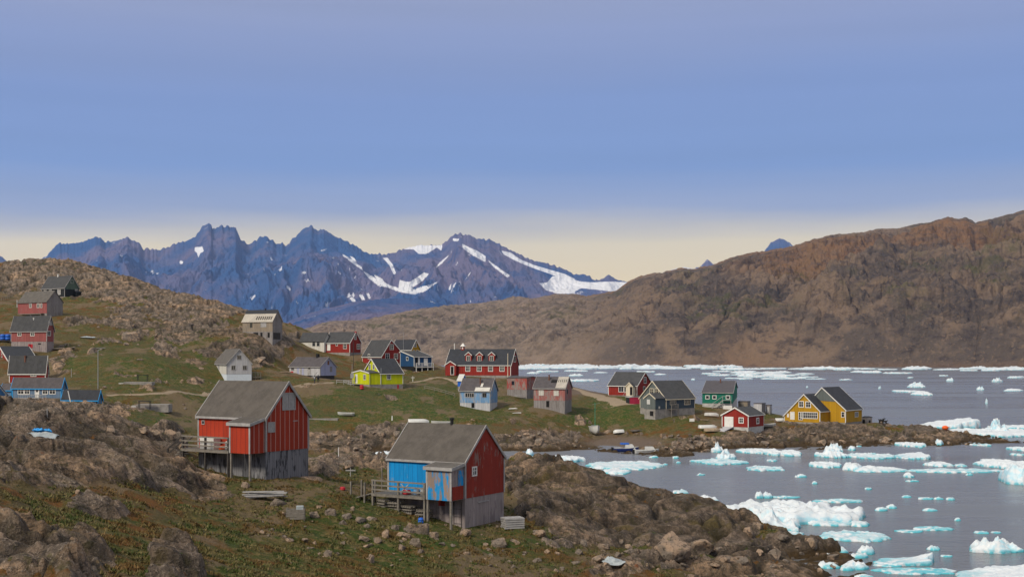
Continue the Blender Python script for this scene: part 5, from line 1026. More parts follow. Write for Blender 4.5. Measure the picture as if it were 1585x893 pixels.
for a in [(905,590,45),(893,574.5,36),(890,582,20),(850,576,30),(825,578,20),(1075,588,6),(1350,577,28),(1390,578,40),(1330,576,30),(1470,590,10),(1520,604,10),(1571,605,36),(1545,591,16),(1575,585,26),(1497,574,22),(1535,574,24),(1250,600,4),(1045,602,9),(1360,602,4),(1460,582,12),(1310,588,20),(930,577,22),(1000,576,26),(1020,580,18),(1530,625,4),(1412,585,8)]:
    far_floe(a[0]+rf.uniform(-3,3), a[1], a[2], rf.uniform(.7, 1.5), L2, G2)
for (px_, py_) in [(1344,757),(1380,786),(1412,745),(1365,790),(1240,738),(1030,719),(1012,708),(1050,716),(1046,709),(1085,735),(1130,690),(1350,703),(1425,693),(1330,691),(1290,692),(1560,735),(1500,735),(1445,850),(1250,850),(1230,846),(1300,855),(1330,862),(1288,862),(1310,882),(1440,790),(1530,690),(500,706),(540,702)]:
    D = F*CH/(py_-HY); o = bpy.data.objects.new('ice_floe', ice_mesh(.35+rf.random()*.5, .3+rf.random()*.3, .2+rf.random()*.25, rf.randint(1, 900), rf.choice(('lump','flat','berg')))); col.objects.link(o); o.location = ((px_-CX)*D/F, D, 0)
    tag(o, 'small crumb of brash ice floating between the larger floes', 'ice floe', 'crumbs of brash ice')
# ================================================================ BOULDERS
def boulder_mesh(seed):
    bm = bmesh.new(); bmesh.ops.create_icosphere(bm, subdivisions=4, radius=1)
    rs = random.Random(seed); pl = []
    for i in range(13):
        n = Vector((rs.gauss(0,1), rs.gauss(0,1), rs.gauss(0,.8))).normalized(); pl.append((n, rs.uniform(.45, .85)))
    from mathutils import noise as mn
    for v in bm.verts:
        p_ = v.co.copy(); 
        for n, d in pl:
            e = p_.dot(n)-d
            if e > 0: p_ -= n*e*.97
        p_ *= 1+.16*mn.noise(p_*1.3+Vector((seed, 0, 0)))+.07*mn.noise(p_*4+Vector((0, seed, 0)))+.03*mn.noise(p_*10)
        v.co = p_
    me = bpy.data.meshes.new('boulder'); bm.to_mesh(me); bm.free(); me.materials.append(M_boulder)
    me.polygons.foreach_set('use_smooth', np.full(len(me.polygons), True)); return me
g = G('boulder_stone'); p = g.pos(); a_ = g.noise(p, .7, 5); b_ = g.noise(p, 3.5, 6, .7); c_ = g.noise(p, 9, 4, .7)
rc = g.mix(g.ss(.42, .6, a_), (.22,.18,.145), (.40,.285,.20)); rc = g.mix(g.ss(.50, .62, b_, 0, .8), rc, (.055,.046,.040)); rc = g.mix(g.ss(.58, .7, c_, 0, .6), rc, (.40,.34,.28))
rc = g.mix(g.ss(.62, .7, g.noise(p, 1.7, 4), 0, .6), rc, (.09,.085,.03)); g.col(rc); g.rough(.93); g.b.inputs['Specular IOR Level'].default_value = .15; g.bump(g.math('ADD', b_, g.math('MULTIPLY', c_, .4)), 1., .3); M_boulder = g.m
BM = [boulder_mesh(i*5+1) for i in range(9)]; rb = random.Random(11)
def boulder(px, py, wpx, label, group, tall=.75, sink=.28):
    label = ('large ' if wpx > 24 else 'middle sized ' if wpx > 12 else 'small ' if wpx > 7 else 'tiny ')+label+(' tall one' if False else '')
    q = hit(px, py); s_ = wpx/2*q.y/F; o = bpy.data.objects.new('boulder', rb.choice(BM)); col.objects.link(o)
    o.scale = (s_*rb.uniform(.9, 1.15), s_*rb.uniform(.7, 1.1), s_*tall*rb.uniform(.8, 1.2)); o.rotation_euler = (rb.uniform(-.3, .3), rb.uniform(-.3, .3), rb.uniform(0, 6.28))
    o.location = q+Vector((0, s_*.5, s_*tall*(.55-sink))); tag(o, label, 'boulder', group)
LB, GB = 'tan boulder in the grass slope below the two foreground sheds', 'boulders on the slope below the foreground sheds'
for a in [(428,782,34,.45),(486,800,20,.8),(510,797,22,.7),(537,803,26,.5),(556,809,30,.45),(575,806,20,.5),(529,812,18,.7),(567,817,14,.8),(597,832,22,1.),(583,840,18,1.1),(612,820,16,.8),(625,832,20,.8),(638,825,22,1.1),(655,828,24,1.3),(671,834,18,1.),(621,851,22,.8),(643,846,24,.9),(650,856,18,.6),(562,838,18,.9),(508,862,20,.9),(574,870,20,1.),(718,828,26,.7),(700,845,12,.5),(722,858,14,.5),(756,852,14,.5),(470,838,14,.7),(447,838,18,.6),(493,786,12,.7),(450,872,8,.5),(545,790,12,.8),(536,723,34,.45),(690,800,22,.8),(705,812,18,.7),(770,845,40,.45),(800,842,14,.6),(378,755,20,.9),(413,742,14,.8),(330,728,18,.6)]:
    boulder(a[0], a[1], a[2], LB, GB, a[3])
for i in range(80): boulder(rb.uniform(400, 800), rb.uniform(790, 885), rb.choice((4,5,6,7,9,12)), LB, GB, .7)
LC, GC = 'grey boulder under the dark ridge in the right foreground', 'boulders under the dark ridge'
for a in [(1040,862,60,.8,),(1085,855,45,.8),(832,830,26,.7),(905,845,22,.7),(925,870,28,.7),(935,850,26,.5),(820,800,24,.5),(975,858,24,.7),(1160,830,22,1.2),(1175,822,18,1.6),(890,873,20,.5),(1210,838,22,.7),(1260,850,30,.8),(1235,842,22,.7),(1290,866,26,.6),(1200,862,30,.7),(1150,875,24,.6),(1105,880,24,.6)]: boulder(a[0], a[1], a[2], LC, GC, a[3])
for i in range(55):
    px_ = rb.uniform(800, 1300); boulder(px_, rb.uniform(838+(px_-800)*.02, 890), rb.choice((6,8,10,13,17)), LC, GC, .7)
LD, GD = 'broken stone in the rocky bank across the inlet', 'stones of the rocky bank across the inlet'
for i in range(62): boulder(rb.uniform(480, 925), rb.uniform(672, 697), rb.choice((4,5,7,9,13)), LD, GD, .8)
for a in [(615,675,16,1.),(560,677,12,.9),(820,676,20,.6),(835,688,22,.7),(500,680,12,.8)]: boulder(*a[:3], LD, GD, a[3])
LE, GE = 'brown stone heaped on the low jetty and point', 'stones heaped on the jetty and the point'
for i in range(42): boulder(rb.uniform(1020, 1110), rb.uniform(674, 702), rb.choice((6,7,9,11,13)), LE, GE, .8)
for i in range(34): boulder(rb.uniform(1110, 1500), rb.uniform(670, 691), rb.choice((5,7,9,12,16)), LE, GE, .6)
LF, GF = 'weathered rock standing out of the tundra on the left hillside', 'rocks on the left hillside'
for a in [(202,528,34,.7),(240,676,18,.8),(262,676,20,1.2),(195,535,14,.6),(400,560,24,.5),(140,548,26,.6),(205,745,14,1.1),(300,545,18,.6),(120,766,10,1.2),(170,668,30,.5),(282,695,30,.6),(220,672,34,.5),(378,664,6,.8)]: boulder(*a[:3], LF, GF, a[3])
for i in range(45): boulder(rb.uniform(100, 330), rb.uniform(470, 640), rb.choice((3,4,5,7,10)), LF, GF, .6)
print('boulders done')

# ================================================================ BOATS
def hull(name, label, pos, L, W, H, hd, mat, deck_mat='hull', cabin=False, flip=False, cat='boat'):
    r = empty(name, pos, hd); tag(r, label, cat); ns = 13; V = []; Fc = []
    for i in range(ns):
        t = i/(ns-1); x = (t-.5)*L; wv_ = W/2*(1-max(0, (t-.45)/.55)**2.2)*(.82+.18*min(1, t*4)); sh = H*(1+.35*max(0, t-.5)**1.5*2); kl = H*.0+H*.55*max(0, (t-.7)/.3)**2
        prof = [(-wv_, sh), (-wv_*.88, sh*.5+kl*.4), (-wv_*.45, kl+.06*H), (0, kl), (wv_*.45, kl+.06*H), (wv_*.88, sh*.5+kl*.4), (wv_, sh)]
        V += [(x, y, z) for y, z in prof]
    for i in range(ns-1):
        for j in range(6): a = i*7+j; Fc.append((a, a+7, a+8, a+1))
    Fc.append((0,1,2,3,4,5,6)); m = MB(); 
    if flip: V = [(x, y, H*1.35-z) for x, y, z in V]
    m.add(V, Fc); m.build('hull', M[mat], r, smooth=True)
    if not flip:
        zd = H*.72; m = MB(); Q = [V[i*7+6] for i in range(ns)]; Pp = [V[i*7] for i in range(ns)]
        m.add([(x, y*.93, zd) for x, y, z in Pp]+[(x, y*.93, zd) for x, y, z in Q], [(i, i+1, ns+i+1, ns+i) for i in range(ns-1)]); m.build('deck', M[deck_mat], r)
        m = MB()
        for i in range(ns-1):
            m.bar(Pp[i], Pp[i+1], .09, .07); m.bar(Q[i], Q[i+1], .09, .07)
        m.build('gunwale', M['hull'], r)
    if cabin:
        m = MB(); x0, x1 = -.05*L, .25*L; w_ = W*.34; z0, z1 = H*.7, H*1.75
        m.add([(x0,-w_,z0),(x1+.5,-w_,z0),(x1+.5,w_,z0),(x0,w_,z0),(x0,-w_*.85,z1),(x1,-w_*.8,z1),(x1,w_*.8,z1),(x0,w_*.85,z1)], [(0,3,2,1),(4,5,6,7),(0,1,5,4),(1,2,6,5),(2,3,7,6),(3,0,4,7)]); cb = m.build('cabin', M['hull'], r)
        m = MB(); m.add([(x1+.42,-w_*.75,z0+.35),(x1+.42,w_*.75,z0+.35),(x1+.06,w_*.68,z1-.08),(x1+.06,-w_*.68,z1-.08)], [(0,1,2,3)]); m.build('windscreen', M['glass'], cb)
        m = MB(); m.box(-L*.5-.35, -L*.5-.02, -.22, .22, H*.3, H*1.15); m.build('outboard_motor', M['rubber'], r)
    return r
wz = lambda px, py: Vector(((px-CX)*F*CH/(py-HY)/F, F*CH/(py-HY), 0))
b = hull('motor_boat', 'blue and white motor boat with a canvas top moored at the beach', wz(969,699)+Vector((0,0,-.15)), 4.6, 1.8, .85, R(6), 'blue_n', cabin=True)
MB().box(-1.0, .45, -.55, .55, 1.5, 1.75).build('canvas_top', M['blue_p'], b)
hull('motor_boat', 'low white motor boat moored right of the blue boat', wz(1001,702)+Vector((0,0,-.15)), 4.4, 1.7, .80, R(8), 'hull', cabin=True)
q = hit(921, 672); b = hull('sailing_boat', 'small white sailing boat standing on the mud, bow to the camera', q+Vector((0,0,.05)), 4.5, 1.9, 1.5, R(-80), 'hull', cabin=False)
m = MB(); m.tube((0,0,1.0), (0,0,6.3), .06); m.build('mast', M['green_p'], b); m = MB(); m.bar((-.2,-.5,5.9), (.2,.9,6.2), .04); m.build('boom', M['metal'], b); MB().box(-1.2, .3, -.5, .5, 1.0, 1.7).build('cabin', M['metal'], b)
def beached(label, px, py, L, hd, flip=False, W=1.5, H=.6, mat='hull'):
    q = hit(px, py); return hull('rowing_boat', label, q+Vector((0, 0, .02)), L, W, H, hd, mat, 'hull', flip=flip)
beached('cream rowing boat on the grass above the inlet, alone', 535, 645, 3.2, R(170)); beached('white upturned boat behind the grey roof of the blue and red shed', 648, 655, 4.0, R(4), True)
beached('cream boat right of the white upturned boat behind the grey roof', 682, 658, 3.6, R(175)); beached('white upturned hull on the beach under the grass bank', 957, 671, 2.2, R(200), True)
beached('pale upturned boat left of the red boathouse', 1096, 664, 3.8, R(15), True); beached('tan upturned boat in front of the pale one near the boathouse', 1103, 669, 3.2, R(10), True, mat='wood')
beached('white boat standing right of the red boathouse', 1189, 661, 3.4, R(15)); beached('small grey boat on the grass behind the boathouse', 1102, 645, 3., R(-25), True, mat='conc_l'); beached('white covered boat in front of the ochre house door', 1208, 653, 2.2, R(5), True)

# ================================================================ PEOPLE
def person(label, px, py, h, hd, top, legs):
    q = hit(px, py); r = empty('person', q, hd); tag(r, label, 'person')
    k = h/1.75; J = [(0,0,.95),(0,0,1.15),(0,0,1.38),(0,0,1.50),(0,.01,1.62),(0,.0,1.72), (-.1,0,.92),(-.11,.05,.5),(-.11,-.02,.07),(-.11,.12,.03), (.1,0,.92),(.11,-.08,.5),(.11,-.12,.08),(.11,.02,.03),
         (-.2,0,1.40),(-.25,-.03,1.13),(-.24,.06,.88), (.2,0,1.40),(.25,.03,1.13),(.24,.1,.88)]
    E = [(0,1),(1,2),(2,3),(3,4),(4,5),(0,6),(6,7),(7,8),(8,9),(0,10),(10,11),(11,12),(12,13),(2,14),(14,15),(15,16),(2,17),(17,18),(18,19)]
    RR = [.15,.15,.17,.07,.11,.08,.1,.075,.05,.04,.1,.075,.05,.04,.075,.055,.04,.075,.055,.04]
    me = bpy.data.meshes.new('body'); me.from_pydata([tuple(c*k for c in v) for v in J], E, []); o = bpy.data.objects.new('body', me); col.objects.link(o); o.parent = r
    me.materials.append(M[legs]); sk = o.modifiers.new('skin', 'SKIN'); 
    for v, rr in zip(me.skin_vertices[0].data, RR): v.radius = (rr*k, rr*k*.85)
    me.skin_vertices[0].data[0].use_root = True; o.modifiers.new('sub', 'SUBSURF').levels = 1; o.modifiers['sub'].render_levels = 1
    m = MB(); m.tube((0,0,.88*k), (0,0,1.47*k), .205*k, .19*k, 12); m.build('jacket', M[top], r, smooth=True)
    m = MB(); m.tube((0,-.02,1.64*k), (0,-.02,1.78*k), .115*k, .06*k, 10); m.build('hair', M['fur'], r, smooth=True)
    m = MB(); m.tube((0,.075,1.55*k), (0,.095,1.70*k), .07*k, .07*k, 8); m.build('face', M['skin'], r, smooth=True)
person('person in a dark jacket walking on the dirt path, the right one of two', 492.5, 593, 1.75, .4, 'cloth_d', 'cloth_d')
person('person in a grey jacket on the dirt path, the left one of two', 487, 593.5, 1.7, -.5, 'metal', 'cloth_b')

# ================================================================ PATHS (ribbons laid on the ground)
def ribbon(label, pts, w0, mat):
    Q = [hit(*p_) for p_ in pts]; L_, R_ = [], []; S = []
    for i in range(len(Q)-1):
        n_ = max(2, int((Q[i+1]-Q[i]).length/1.0))
        for j in range(n_): S.append(Q[i].lerp(Q[i+1], j/n_))
    S.append(Q[-1]); S = [sum((S[min(max(i+d, 0), len(S)-1)] for d in (-2,-1,0,1,2)), Vector((0,0,0)))/5 for i in range(len(S))]
    V = []; nw = 5
    for i, q in enumerate(S):
        d = (S[min(i+1, len(S)-1)]-S[max(i-1, 0)]); d.z = 0; d.normalize(); s_ = Vector((-d.y, d.x, 0)); ww = w0*(.8+.4*float(perlin(np.array([i*.23]), np.array([w0]), 5)[0]))
        for j in range(nw): v = q+s_*ww*(j/(nw-1)-.5); v.z = gz(v.x, v.y)+(.10 if 0 < j < nw-1 else -.02); V.append(v)
    m = MB(); m.add(V, [(i*nw+j, i*nw+j+1, i*nw+nw+j+1, i*nw+nw+j) for i in range(len(S)-1) for j in range(nw-1)]); o = m.build('path', mat, None, True); tag(o, label, kind='structure')
g = G('trodden_dirt'); p = g.pos(); n1 = g.noise(p, 1.3, 5, .65); g.col(g.mix(n1, (.17,.125,.080), (.33,.26,.18))); g.rough(.95); M_dirt = g.m
ribbon('narrow dirt path crossing the grass behind the red house', [(158,612),(200,611),(250,610),(300,610.5),(332,612),(400,607),(450,599),(480,594.5),(520,592)], 1.5, M_dirt)
ribbon('dirt path between the lime house and the long red building', [(628,592),(650,591),(664,587),(680,583),(700,588),(712,596),(740,600),(770,600)], 1.8, M_dirt)
ribbon('sandy track down to the dark red gabled house', [(887,600),(905,606),(930,614),(955,622),(968,628)], 6.5, M_dirt)

# ================================================================ POLES, FENCES, SLABS, WOOD, LITTER
def pole(label, px, pyb, pyt, r_=.07, mat='metal', head=None, name='pole', cat='pole', D=None):
    q = hit(px, pyb) if D is None else pt(px, pyb, D); h = (pyb-pyt)*q.y/F; r = empty(name, q); tag(r, label, cat)
    m = MB(); m.tube((0,0,-.4), (0,0,h), r_, r_*.7); m.build('shaft', M[mat], r)
    if head == 'lamp': m = MB(); m.bar((0,0,h), (.35,-.1,h+.1), .06); m.build('arm', M['metal'], r); m = MB(); m.bar((.25,-.1,h+.1), (.6,-.1,h+.12), .16, .1); m.build('lamp_head', M['metal'], r)
    if head == 'box': MB().box(-.35, .35, -.2, .2, h*.28, h*.5).build('meter_box', M['metal'], r)
    if head == 'cross': m = MB(); m.bar((-.45,0,h*.7), (.45,0,h*.7), .1); m.build('crossbar', M[mat], r)
    if head == 'sign': MB().box(-.5, .5, -.05, -.02, h-.6, h).build('board', M['white'], r)
    return r
pole('thin street lamp on the slope right of the pale blue annex', 151.7, 602, 542, .09, 'metal', 'lamp', 'street_lamp', 'street lamp'); pole('short bare post on the slope right of the red houses', 110.5, 584, 570.5, .07, 'white_d')
pole('utility pole behind the lime yellow house porch', 547, 568, 528, .08, 'wood_d', name='utility_pole', D=300); pole('post carrying a grey meter box left of the lime yellow house', 545, 594, 563, .07, 'metal', 'box', 'utility_pole')
pole('slim mast standing behind the roof of the rusty red house', 624.5, 562, 515, .06, 'metal', D=330); pole('pale yellow flagpole in front of the long red building', 786, 584, 546.8, .10, 'cream', name='flagpole', cat='flagpole', D=294)
pole('white wooden cross on the grass right of the lime yellow house', 639, 590, 582, .08, 'white', 'cross', 'cross', 'cross'); pole('white wooden cross among the stones left of the blue shed', 542.5, 738, 724, .05, 'white_d', 'cross', 'cross', 'cross')
pole('short white post on the bank above the inlet', 607, 651, 644, .14, 'white', name='post', cat='post'); pole('thin stake on the bright rock crest left', 73, 648, 636, .04, 'white_d', name='stake', cat='stake')
pole('white leaning plank standing by the pale blue annex', 109, 622, 605, .09, 'white', name='plank', cat='plank').rotation_euler = (0, -.22, 0)
pole('white signboard lying tilted on the grass below the slate blue house', 1071, 655, 648, .05, 'wood_g', 'sign', 'signboard', 'sign'); pole('thin white stake standing in the small bay', 524, 705, 692, .05, 'white', name='stake', cat='stake')
def fence(label, pts, h=.9, gap=1.8, mat='wood_g', rails=(.45, .85)):
    Q = [hit(*p_) for p_ in pts]; r = empty('fence', Q[0]); tag(r, label, 'fence'); S = []
    for i in range(len(Q)-1):
        n_ = max(1, int((Q[i+1]-Q[i]).length/gap)); S += [Q[i].lerp(Q[i+1], j/n_) for j in range(n_)]
    S.append(Q[-1]); S = [Vector((q.x, q.y, gz(q.x, q.y))) for q in S]
    for q in S: m = MB(); m.bar(q-Q[0]-Vector((0,0,.3)), q-Q[0]+Vector((0,0,h)), .1); m.build('post', M[mat], r)
    for zz in rails:
        m = MB()
        for a, b in zip(S, S[1:]): m.bar(a-Q[0]+Vector((0,0,zz)), b-Q[0]+Vector((0,0,zz)), .05, .1)
        m.build('rail', M[mat], r)
fence('grey rail fence running down the grass right of the lime yellow house', [(657,603),(672,606),(690,611),(704,615)]); fence('white rail walkway fence left of the lime yellow house', [(521,594),(532,595),(543,597)], .9, 1.5, 'white_d')
fence('low grey fence behind the rose house on the hill', [(2,466),(12,463),(20,461)], .9, 1.5); fence('low grey rail beside the peeling red hut', [(806,612),(815,614),(824,612)], .7, 1.5, 'white_d')
def slab(label, px, py, L, W, H, hd, mat='conc', table=None):
    q = hit(px, py); r = empty('concrete_slab', q, hd); tag(r, label, 'concrete slab'); MB().box(-L/2, L/2, 0, W, -.6, H).build('slab', M[mat], r)
    m = MB(); m.box(-L/2-.8, -L/2, -.3, .8, -.6, H*.7); m.build('step', M['conc_l'], r)
slab('low grey concrete footing on the slope, upper of two', 213, 595, 5.2, 2.4, .45, .05); slab('grey concrete footing of a lost house, lower of two', 236, 635, 5.4, 2.6, .75, .03)
slab('long low concrete slab on the far bank right of the red house', 500, 650, 5.5, 2.5, .25, 0.)
def table(label, px, py, w_):
    q = hit(px, py); q.z += .0; r = empty('table_frame', q); tag(r, label, 'table'); m = MB(); m.box(-w_/2, w_/2, 0, .7, 1.1, 1.2); m.build('table_top', M['rubber'], r)
    for a in (-w_/2+.06, w_/2-.06):
        for b in (.06, .64): m = MB(); m.bar((a, b, -.2), (a, b, 1.1), .08); m.build('leg', M['rubber'], r)
table('black metal frame beside the upper concrete footing', 220, 590, 2.0); table('black metal frame standing on the lower concrete footing', 223, 632, 2.0)
def planks(label, px, py, n, L, hd, mat='white_d', spread=.5, lift=0):
    q = hit(px, py); r = empty('plank_pile', q, hd); tag(r, label, 'plank pile'); rr = random.Random(px)
    for i in range(n):
        l = L*rr.uniform(.7, 1.05); y = rr.uniform(-spread, spread); z = .06+.09*(i//3)+lift; t = rr.uniform(-.12, .12); m = MB(); m.bar((-l/2, y-t*l/2, z), (l/2, y+t*l/2, z+rr.uniform(-.02,.12)), .18, .06); m.build('plank', M[mat], r)
planks('loose pile of bleached planks on the grass between the two sheds', 410, 772, 14, 2.9, .05, lift=.1); planks('scattered pale boards below the lavender house', 440, 577, 5, 3., .3, 'wood'); planks('broken boards and sheet scattered above the derelict slope', 152, 540, 5, 3., .5, 'white_d')
planks('pile of driftwood and boards on the beach bank', 985, 668, 10, 2.6, .4, 'wood_g'); planks('small scatter of white boards below the pink grey house', 800, 640, 5, 2., .2, 'white'); planks('pale debris boards on the grass behind the boathouse', 1088, 650, 4, 3., -.4, 'wood'); planks('white scrap boards on the grass below the weathered blue house', 794, 633, 5, 1.8, 0, 'white')
q = hit(797, 819); r = empty('plank_stack', q, .35); tag(r, 'neat stack of grey planks against the right side of the blue and red shed', 'plank stack')
for i in range(5):
    for j in range(5): m = MB(); m.box(-.75+.03*((i*7+j*3) % 4), .75, .0+.22*j, .19+.22*j, .05+.16*i, .17+.16*i); m.build('plank', M['white_d'], r)
q = hit(457, 806); r = empty('wooden_crate', q, .1); tag(r, 'old slatted wooden crate alone on the foreground grass', 'crate')
for i in range(4): m = MB(); m.box(-.6, .6, -.02, .02, .08+.17*i, .21+.17*i); m.build('slat', M['wood_g'], r); m = MB(); m.box(-.6, .6, .68, .72, .08+.17*i, .21+.17*i); m.build('slat', M['wood_g'], r)
for a in (-.57, .57):
    for b_ in (.04, .66): m = MB(); m.box(a-.04, a+.04, b_-.02, b_+.02, -.1, .8); m.build('corner_post', M['wood_g'], r)
m = MB(); m.box(.05, .5, .1, .6, .7, .92); m.build('cloth', M['tarp'], r)
def sheet(label, px, py, w_, d_, mats, seed, hgt=.35):
    q = hit(px, py); r = empty('tarpaulin', q); tag(r, label, 'tarpaulin')
    for k, (mt, ox, oy, s_) in enumerate(mats):
        u = np.linspace(-1, 1, 22); U, V_ = np.meshgrid(u, u); e = np.clip(1-np.maximum(np.abs(U), np.abs(V_))**3, 0, 1)
        X = U*w_/2*s_+ox+.2*fbm(U*2, V_*2, 3, seed+k); Y = V_*d_/2*s_+oy; bx = land(X+q.x, Y+q.y)-q.z; bx = .35*(bx-bx.mean())+bx.mean()+.1; Z = bx+.10+e*hgt*(.45+.8*fbm(U*2.3+k, V_*2.3, 4, seed+k+5))+.06*k
        o = grid_mesh('sheet', X, Y, Z); o.data.materials.append(M[mt]); o.parent = r
sheet('crumpled grey and blue tarpaulin on the rocks in the left foreground', 66, 672, 1.8, 1.0, [('tarp', 0, 0, 1), ('tarp_b', -.35, .2, .35), ('tarp_b', .2, .35, .28)], 3, .25)
sheet('crumpled white sheet lying under the weathered blue house, upper one', 137, 524, 3.4, 1.6, [('tarp', 0, 0, 1)], 8); sheet('tan board lying on the slope right of the tall basement house', 90, 541, 2.4, 1.6, [('wood', 0, 0, 1)], 9, .15)
sheet('flattened pale sheet by the stones under the dark ridge', 950, 875, 1.6, .9, [('tarp', 0, 0, 1)], 10, .25)
def tub(label, x, y, z, r_, h_, mat, name='barrel', cat='barrel'):
    r = empty(name, (x, y, z)); tag(r, label, cat); m = MB(); m.tube((0,0,0), (0,0,h_*.5), r_*.92, r_, 14); m.tube((0,0,h_*.5), (0,0,h_), r_, r_*.9, 14); m.build('drum', M[mat], r, True); m = MB(); m.tube((0,0,h_), (0,0,h_+.04), r_*.75, r_*.7, 14); m.build('lid', M[mat], r)
def at_house(H, x, y, z): v = H.C+H.ex*x+H.ey*y; return v.x, v.y, v.z+z
x, y, z = at_house(HB, -2.6, 2.0, 0); tub('blue plastic barrel on the ground under the deck of the blue shed', x, y, gz(x, y), .2, .35, 'blue_p')
x, y, z = at_house(HB, -.8, 4.6, HB.zf+.12); tub('red tub on the deck of the blue shed', x, y, z, .35, .28, 'redp', 'tub', 'tub')
x, y, z = at_house(HB, -.7, 3.1, HB.zf+.12); tub('white bucket on the deck against the blue shed wall', x, y, z, .3, .5, 'hull', 'bucket', 'bucket'); x, y, z = at_house(HB, -.8, 3.7, HB.zf+.12); tub('pale blue crate tub in the middle of the blue shed deck', x, y, z, .25, .4, 'blue_worn', 'tub', 'tub')
x, y, z = at_house(HR, -.6, 3.3, HR.zf+.08); tub('white drum on the deck of the red house', x, y, z, .28, .6, 'hull'); x, y, z = at_house(HR, -.7, 3.9, HR.zf+.08); tub('orange tub on the deck of the red house', x, y, z, .25, .25, 'orange', 'tub', 'tub')
q = hit(330, 716); 
x, y, z = at_house(HR, -.5, 5.4, HR.zf+.08); r = empty('chest', (x, y, z), HR.ph); tag(r, 'white chest freezer at the far end of the red house deck', 'chest'); MB().box(-.35, .35, -.75, .75, 0, .75).build('chest_body', M['white'], r); MB().box(-.37, .37, -.77, .77, .755, .82).build('lid', M['white'], r)
x, y, z = at_house(HR, -2.0, 3.6, 0); sheet('pile of pale boards and blue cloth under the red house deck', 340, 716, 2.4, 1.2, [('wood_g', 0, 0, 1), ('tarp_b', -.3, -.3, .4), ('tarp', .2, -.35, .35)], 14, .3)
q = hit(560, 603); tub('red barrel beside the stone footing of the lime yellow house', q.x, q.y, q.z, .45, .9, 'redp')
for i, x_ in enumerate((4.5, 12.5)): q = pt(x_, 526.5, 268); tub(('left' if i == 0 else 'right')+' blue water tank beside the worn red house with tall basement', q.x, q.y, q.z, .62, 1.3, 'blue_p', 'water_tank', 'water tank')
q = pt(8.5, 527, 268); r = empty('tank_stand', q); tag(r, 'dark wooden stand carrying two blue water tanks', 'stand'); MB().box(-1.4, 1.4, -.7, .7, -.15, -.01).build('platform', M['wood_d'], r)
for a in (-1.3, 1.3):
    for b_ in (-.6, .6): m = MB(); m.bar((a, b_, -2.6), (a, b_, -.15), .14); m.build('leg', M['wood_d'], r)
q = hit(1463, 666); m = MB(); r = empty('buoy', q+Vector((0,0,.0))); tag(r, 'orange buoy lying on the reef beside the bergs', 'buoy'); bm = bmesh.new(); bmesh.ops.create_uvsphere(bm, u_segments=18, v_segments=10, radius=.62); me = bpy.data.meshes.new('float'); bm.to_mesh(me); bm.free(); me.materials.append(M['orange']); o = bpy.data.objects.new('float', me); col.objects.link(o); o.parent = r; o.location = (0,0,.45); o.scale = (1.1,1,.75); m.tube((.5,0,.5), (.85,0,.55), .08); m.build('eye', M['orange'], r)
q = hit(530.5, 758); tub('small red canister lying in the grass between the sheds', q.x, q.y, q.z, .22, .2, 'redp', 'canister', 'canister')
def dog(label, px, py, hd, s_=1.):
    q = hit(px, py); r = empty('dog', q, hd); tag(r, label, 'dog'); J = [(0,0,.5),(.25,0,.52),(.5,0,.55),(.66,0,.75),(.80,0,.80),(.98,0,.76), (-.2,0,.5),(-.35,0,.6),(-.5,0,.75), (.45,.1,.3),(.44,.1,.03),(.45,-.1,.3),(.46,-.1,.03),(-.15,.1,.35),(-.28,.1,.2),(-.22,.1,.03),(-.15,-.1,.35),(-.28,-.1,.2),(-.22,-.1,.03)]
    E = [(0,1),(1,2),(2,3),(3,4),(4,5),(0,6),(6,7),(7,8),(2,9),(9,10),(2,11),(11,12),(6,13),(13,14),(14,15),(6,16),(16,17),(17,18)]; RR = [.17,.18,.16,.11,.11,.05,.15,.06,.05,.07,.04,.07,.04,.08,.05,.04,.08,.05,.04]
    me = bpy.data.meshes.new('body'); me.from_pydata([tuple(c*s_ for c in v) for v in J], E, []); o = bpy.data.objects.new('body', me); col.objects.link(o); o.parent = r; me.materials.append(M['fur']); o.modifiers.new('skin', 'SKIN')
    for v, rr in zip(me.skin_vertices[0].data, RR): v.radius = (rr*s_, rr*s_)
    me.skin_vertices[0].data[0].use_root = True; o.modifiers.new('sub', 'SUBSURF').levels = 1
dog('black sledge dog on the rocks right of the ochre house, left one', 1363, 657, .3, 1.25); dog('black sledge dog on the rocks right of the ochre house, right one', 1370, 657, 2.6, 1.25)

rp = random.Random(2)
for k, (ax_, ay_, lb) in enumerate([(-.9, 3.0, 'right'), (-.9, 4.2, 'middle'), (-1.0, 5.4, 'left'), (-1.1, 6.3, 'leftmost')]):
    x, y, z = at_house(HB, ax_, ay_, 0); r = empty('pallet_stack', (x, y, gz(x, y)+.05), HB.ph+rp.uniform(-.3, .3)); tag(r, 'jumbled grey pallets under the blue shed deck, the %s heap' % lb, 'pallet stack')
    for j in range(3):
        m = MB(); dx = rp.uniform(-.15, .15); tl = rp.uniform(-.12, .12)
        for i in range(5): m.bar((-.5+dx, -.5+.22*i, .1+.22*j+tl), (.5+dx, -.5+.22*i, .1+.22*j-tl), .1, .03)
        for xx in (-.4, 0, .4): m.bar((xx+dx, -.5, .03+.22*j), (xx+dx, .45, .03+.22*j), .08, .1)
        m.build('pallet', M['wood_g'], r)
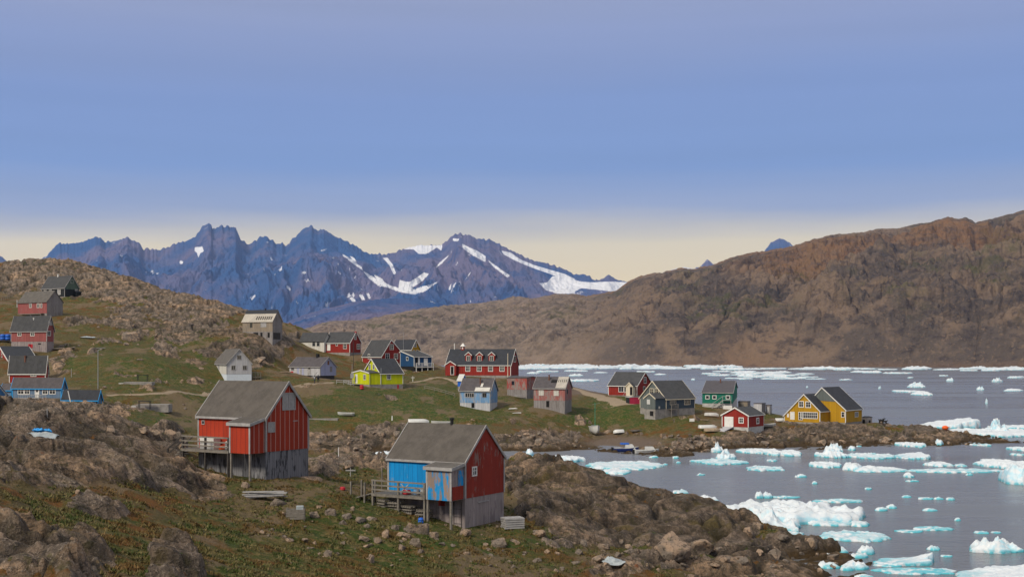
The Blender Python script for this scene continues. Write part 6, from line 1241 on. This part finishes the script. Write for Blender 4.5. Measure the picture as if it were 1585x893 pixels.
# ================================================================ ROUGH GRASS
def grass():
    r_ = np.random.RandomState(4); n = 95000; ta = r_.uniform(-.46, .30, n); D = 42*np.exp(r_.uniform(0, 1, n)*math.log(125/42.)); X = ta*D
    z, rock, green, mud, crev = land(X, D, True); k = (rock < .5) & (mud < .3) & (z > .9)
    k &= perlin(X/1.9, D/1.9, 91)+.6*perlin(X/.7, D/.7, 92) > -.05
    for H_ in (HR, HB):
        c_ = H_.C+H_.ex*H_.W/2+H_.ey*H_.L/2; dx = X-c_.x; dy = D-c_.y; k &= ~((np.abs(dx*H_.ex.x+dy*H_.ex.y) < H_.W/2+.05) & (np.abs(dx*H_.ey.x+dy*H_.ey.y) < H_.L/2+.05))
    X, D, z = X[k], D[k], z[k]; n = len(X); nb = 4; t = r_.uniform(0, 6.28, (n, nb)); h = r_.uniform(.05, .15, (n, nb))*(.7+.6*r_.rand(n, 1)); w_ = .022+.0005*D[:,None]
    bx = X[:,None]+r_.normal(0, .07, (n, nb)); by = D[:,None]+r_.normal(0, .07, (n, nb)); lean = r_.uniform(.02, .16, (n, nb)); la = r_.uniform(0, 6.28, (n, nb))
    A = np.stack([bx-w_*np.cos(t), by-w_*np.sin(t), np.broadcast_to(z[:,None]-.03, bx.shape)], -1); B = np.stack([bx+w_*np.cos(t), by+w_*np.sin(t), np.broadcast_to(z[:,None]-.03, bx.shape)], -1); C = np.stack([bx+lean*np.cos(la), by+lean*np.sin(la), z[:,None]+h], -1)
    V = np.stack([A, B, C], 2).reshape(-1, 3); m_ = n*nb; me = bpy.data.meshes.new('grass'); me.vertices.add(m_*3); me.vertices.foreach_set('co', V.reshape(-1).astype(np.float32)); me.loops.add(m_*3); me.loops.foreach_set('vertex_index', np.arange(m_*3, dtype=np.int32)); me.polygons.add(m_); me.polygons.foreach_set('loop_start', (np.arange(m_)*3).astype(np.int32)); me.update(calc_edges=True)
    o = bpy.data.objects.new('grass', me); col.objects.link(o); g = G('grass_blades'); p = g.pos(); nb_ = g.noise(p, .55, 5); nc = g.noise(p, 2.2, 4)
    c = g.mix(g.ss(.42, .58, nb_), (.050,.070,.013), (.110,.092,.030)); c = g.mix(g.ss(.50, .62, nc), c, (.17,.135,.055)); c = g.mix(g.ss(.50, .58, g.noise(p, .35, 6, .65), 0, .6), c, (.14,.065,.018)); g.col(c); g.rough(.8); me.materials.append(g.m); tag(o, 'rough tufted grass on the foreground slopes', 'grass', kind='stuff')
grass()
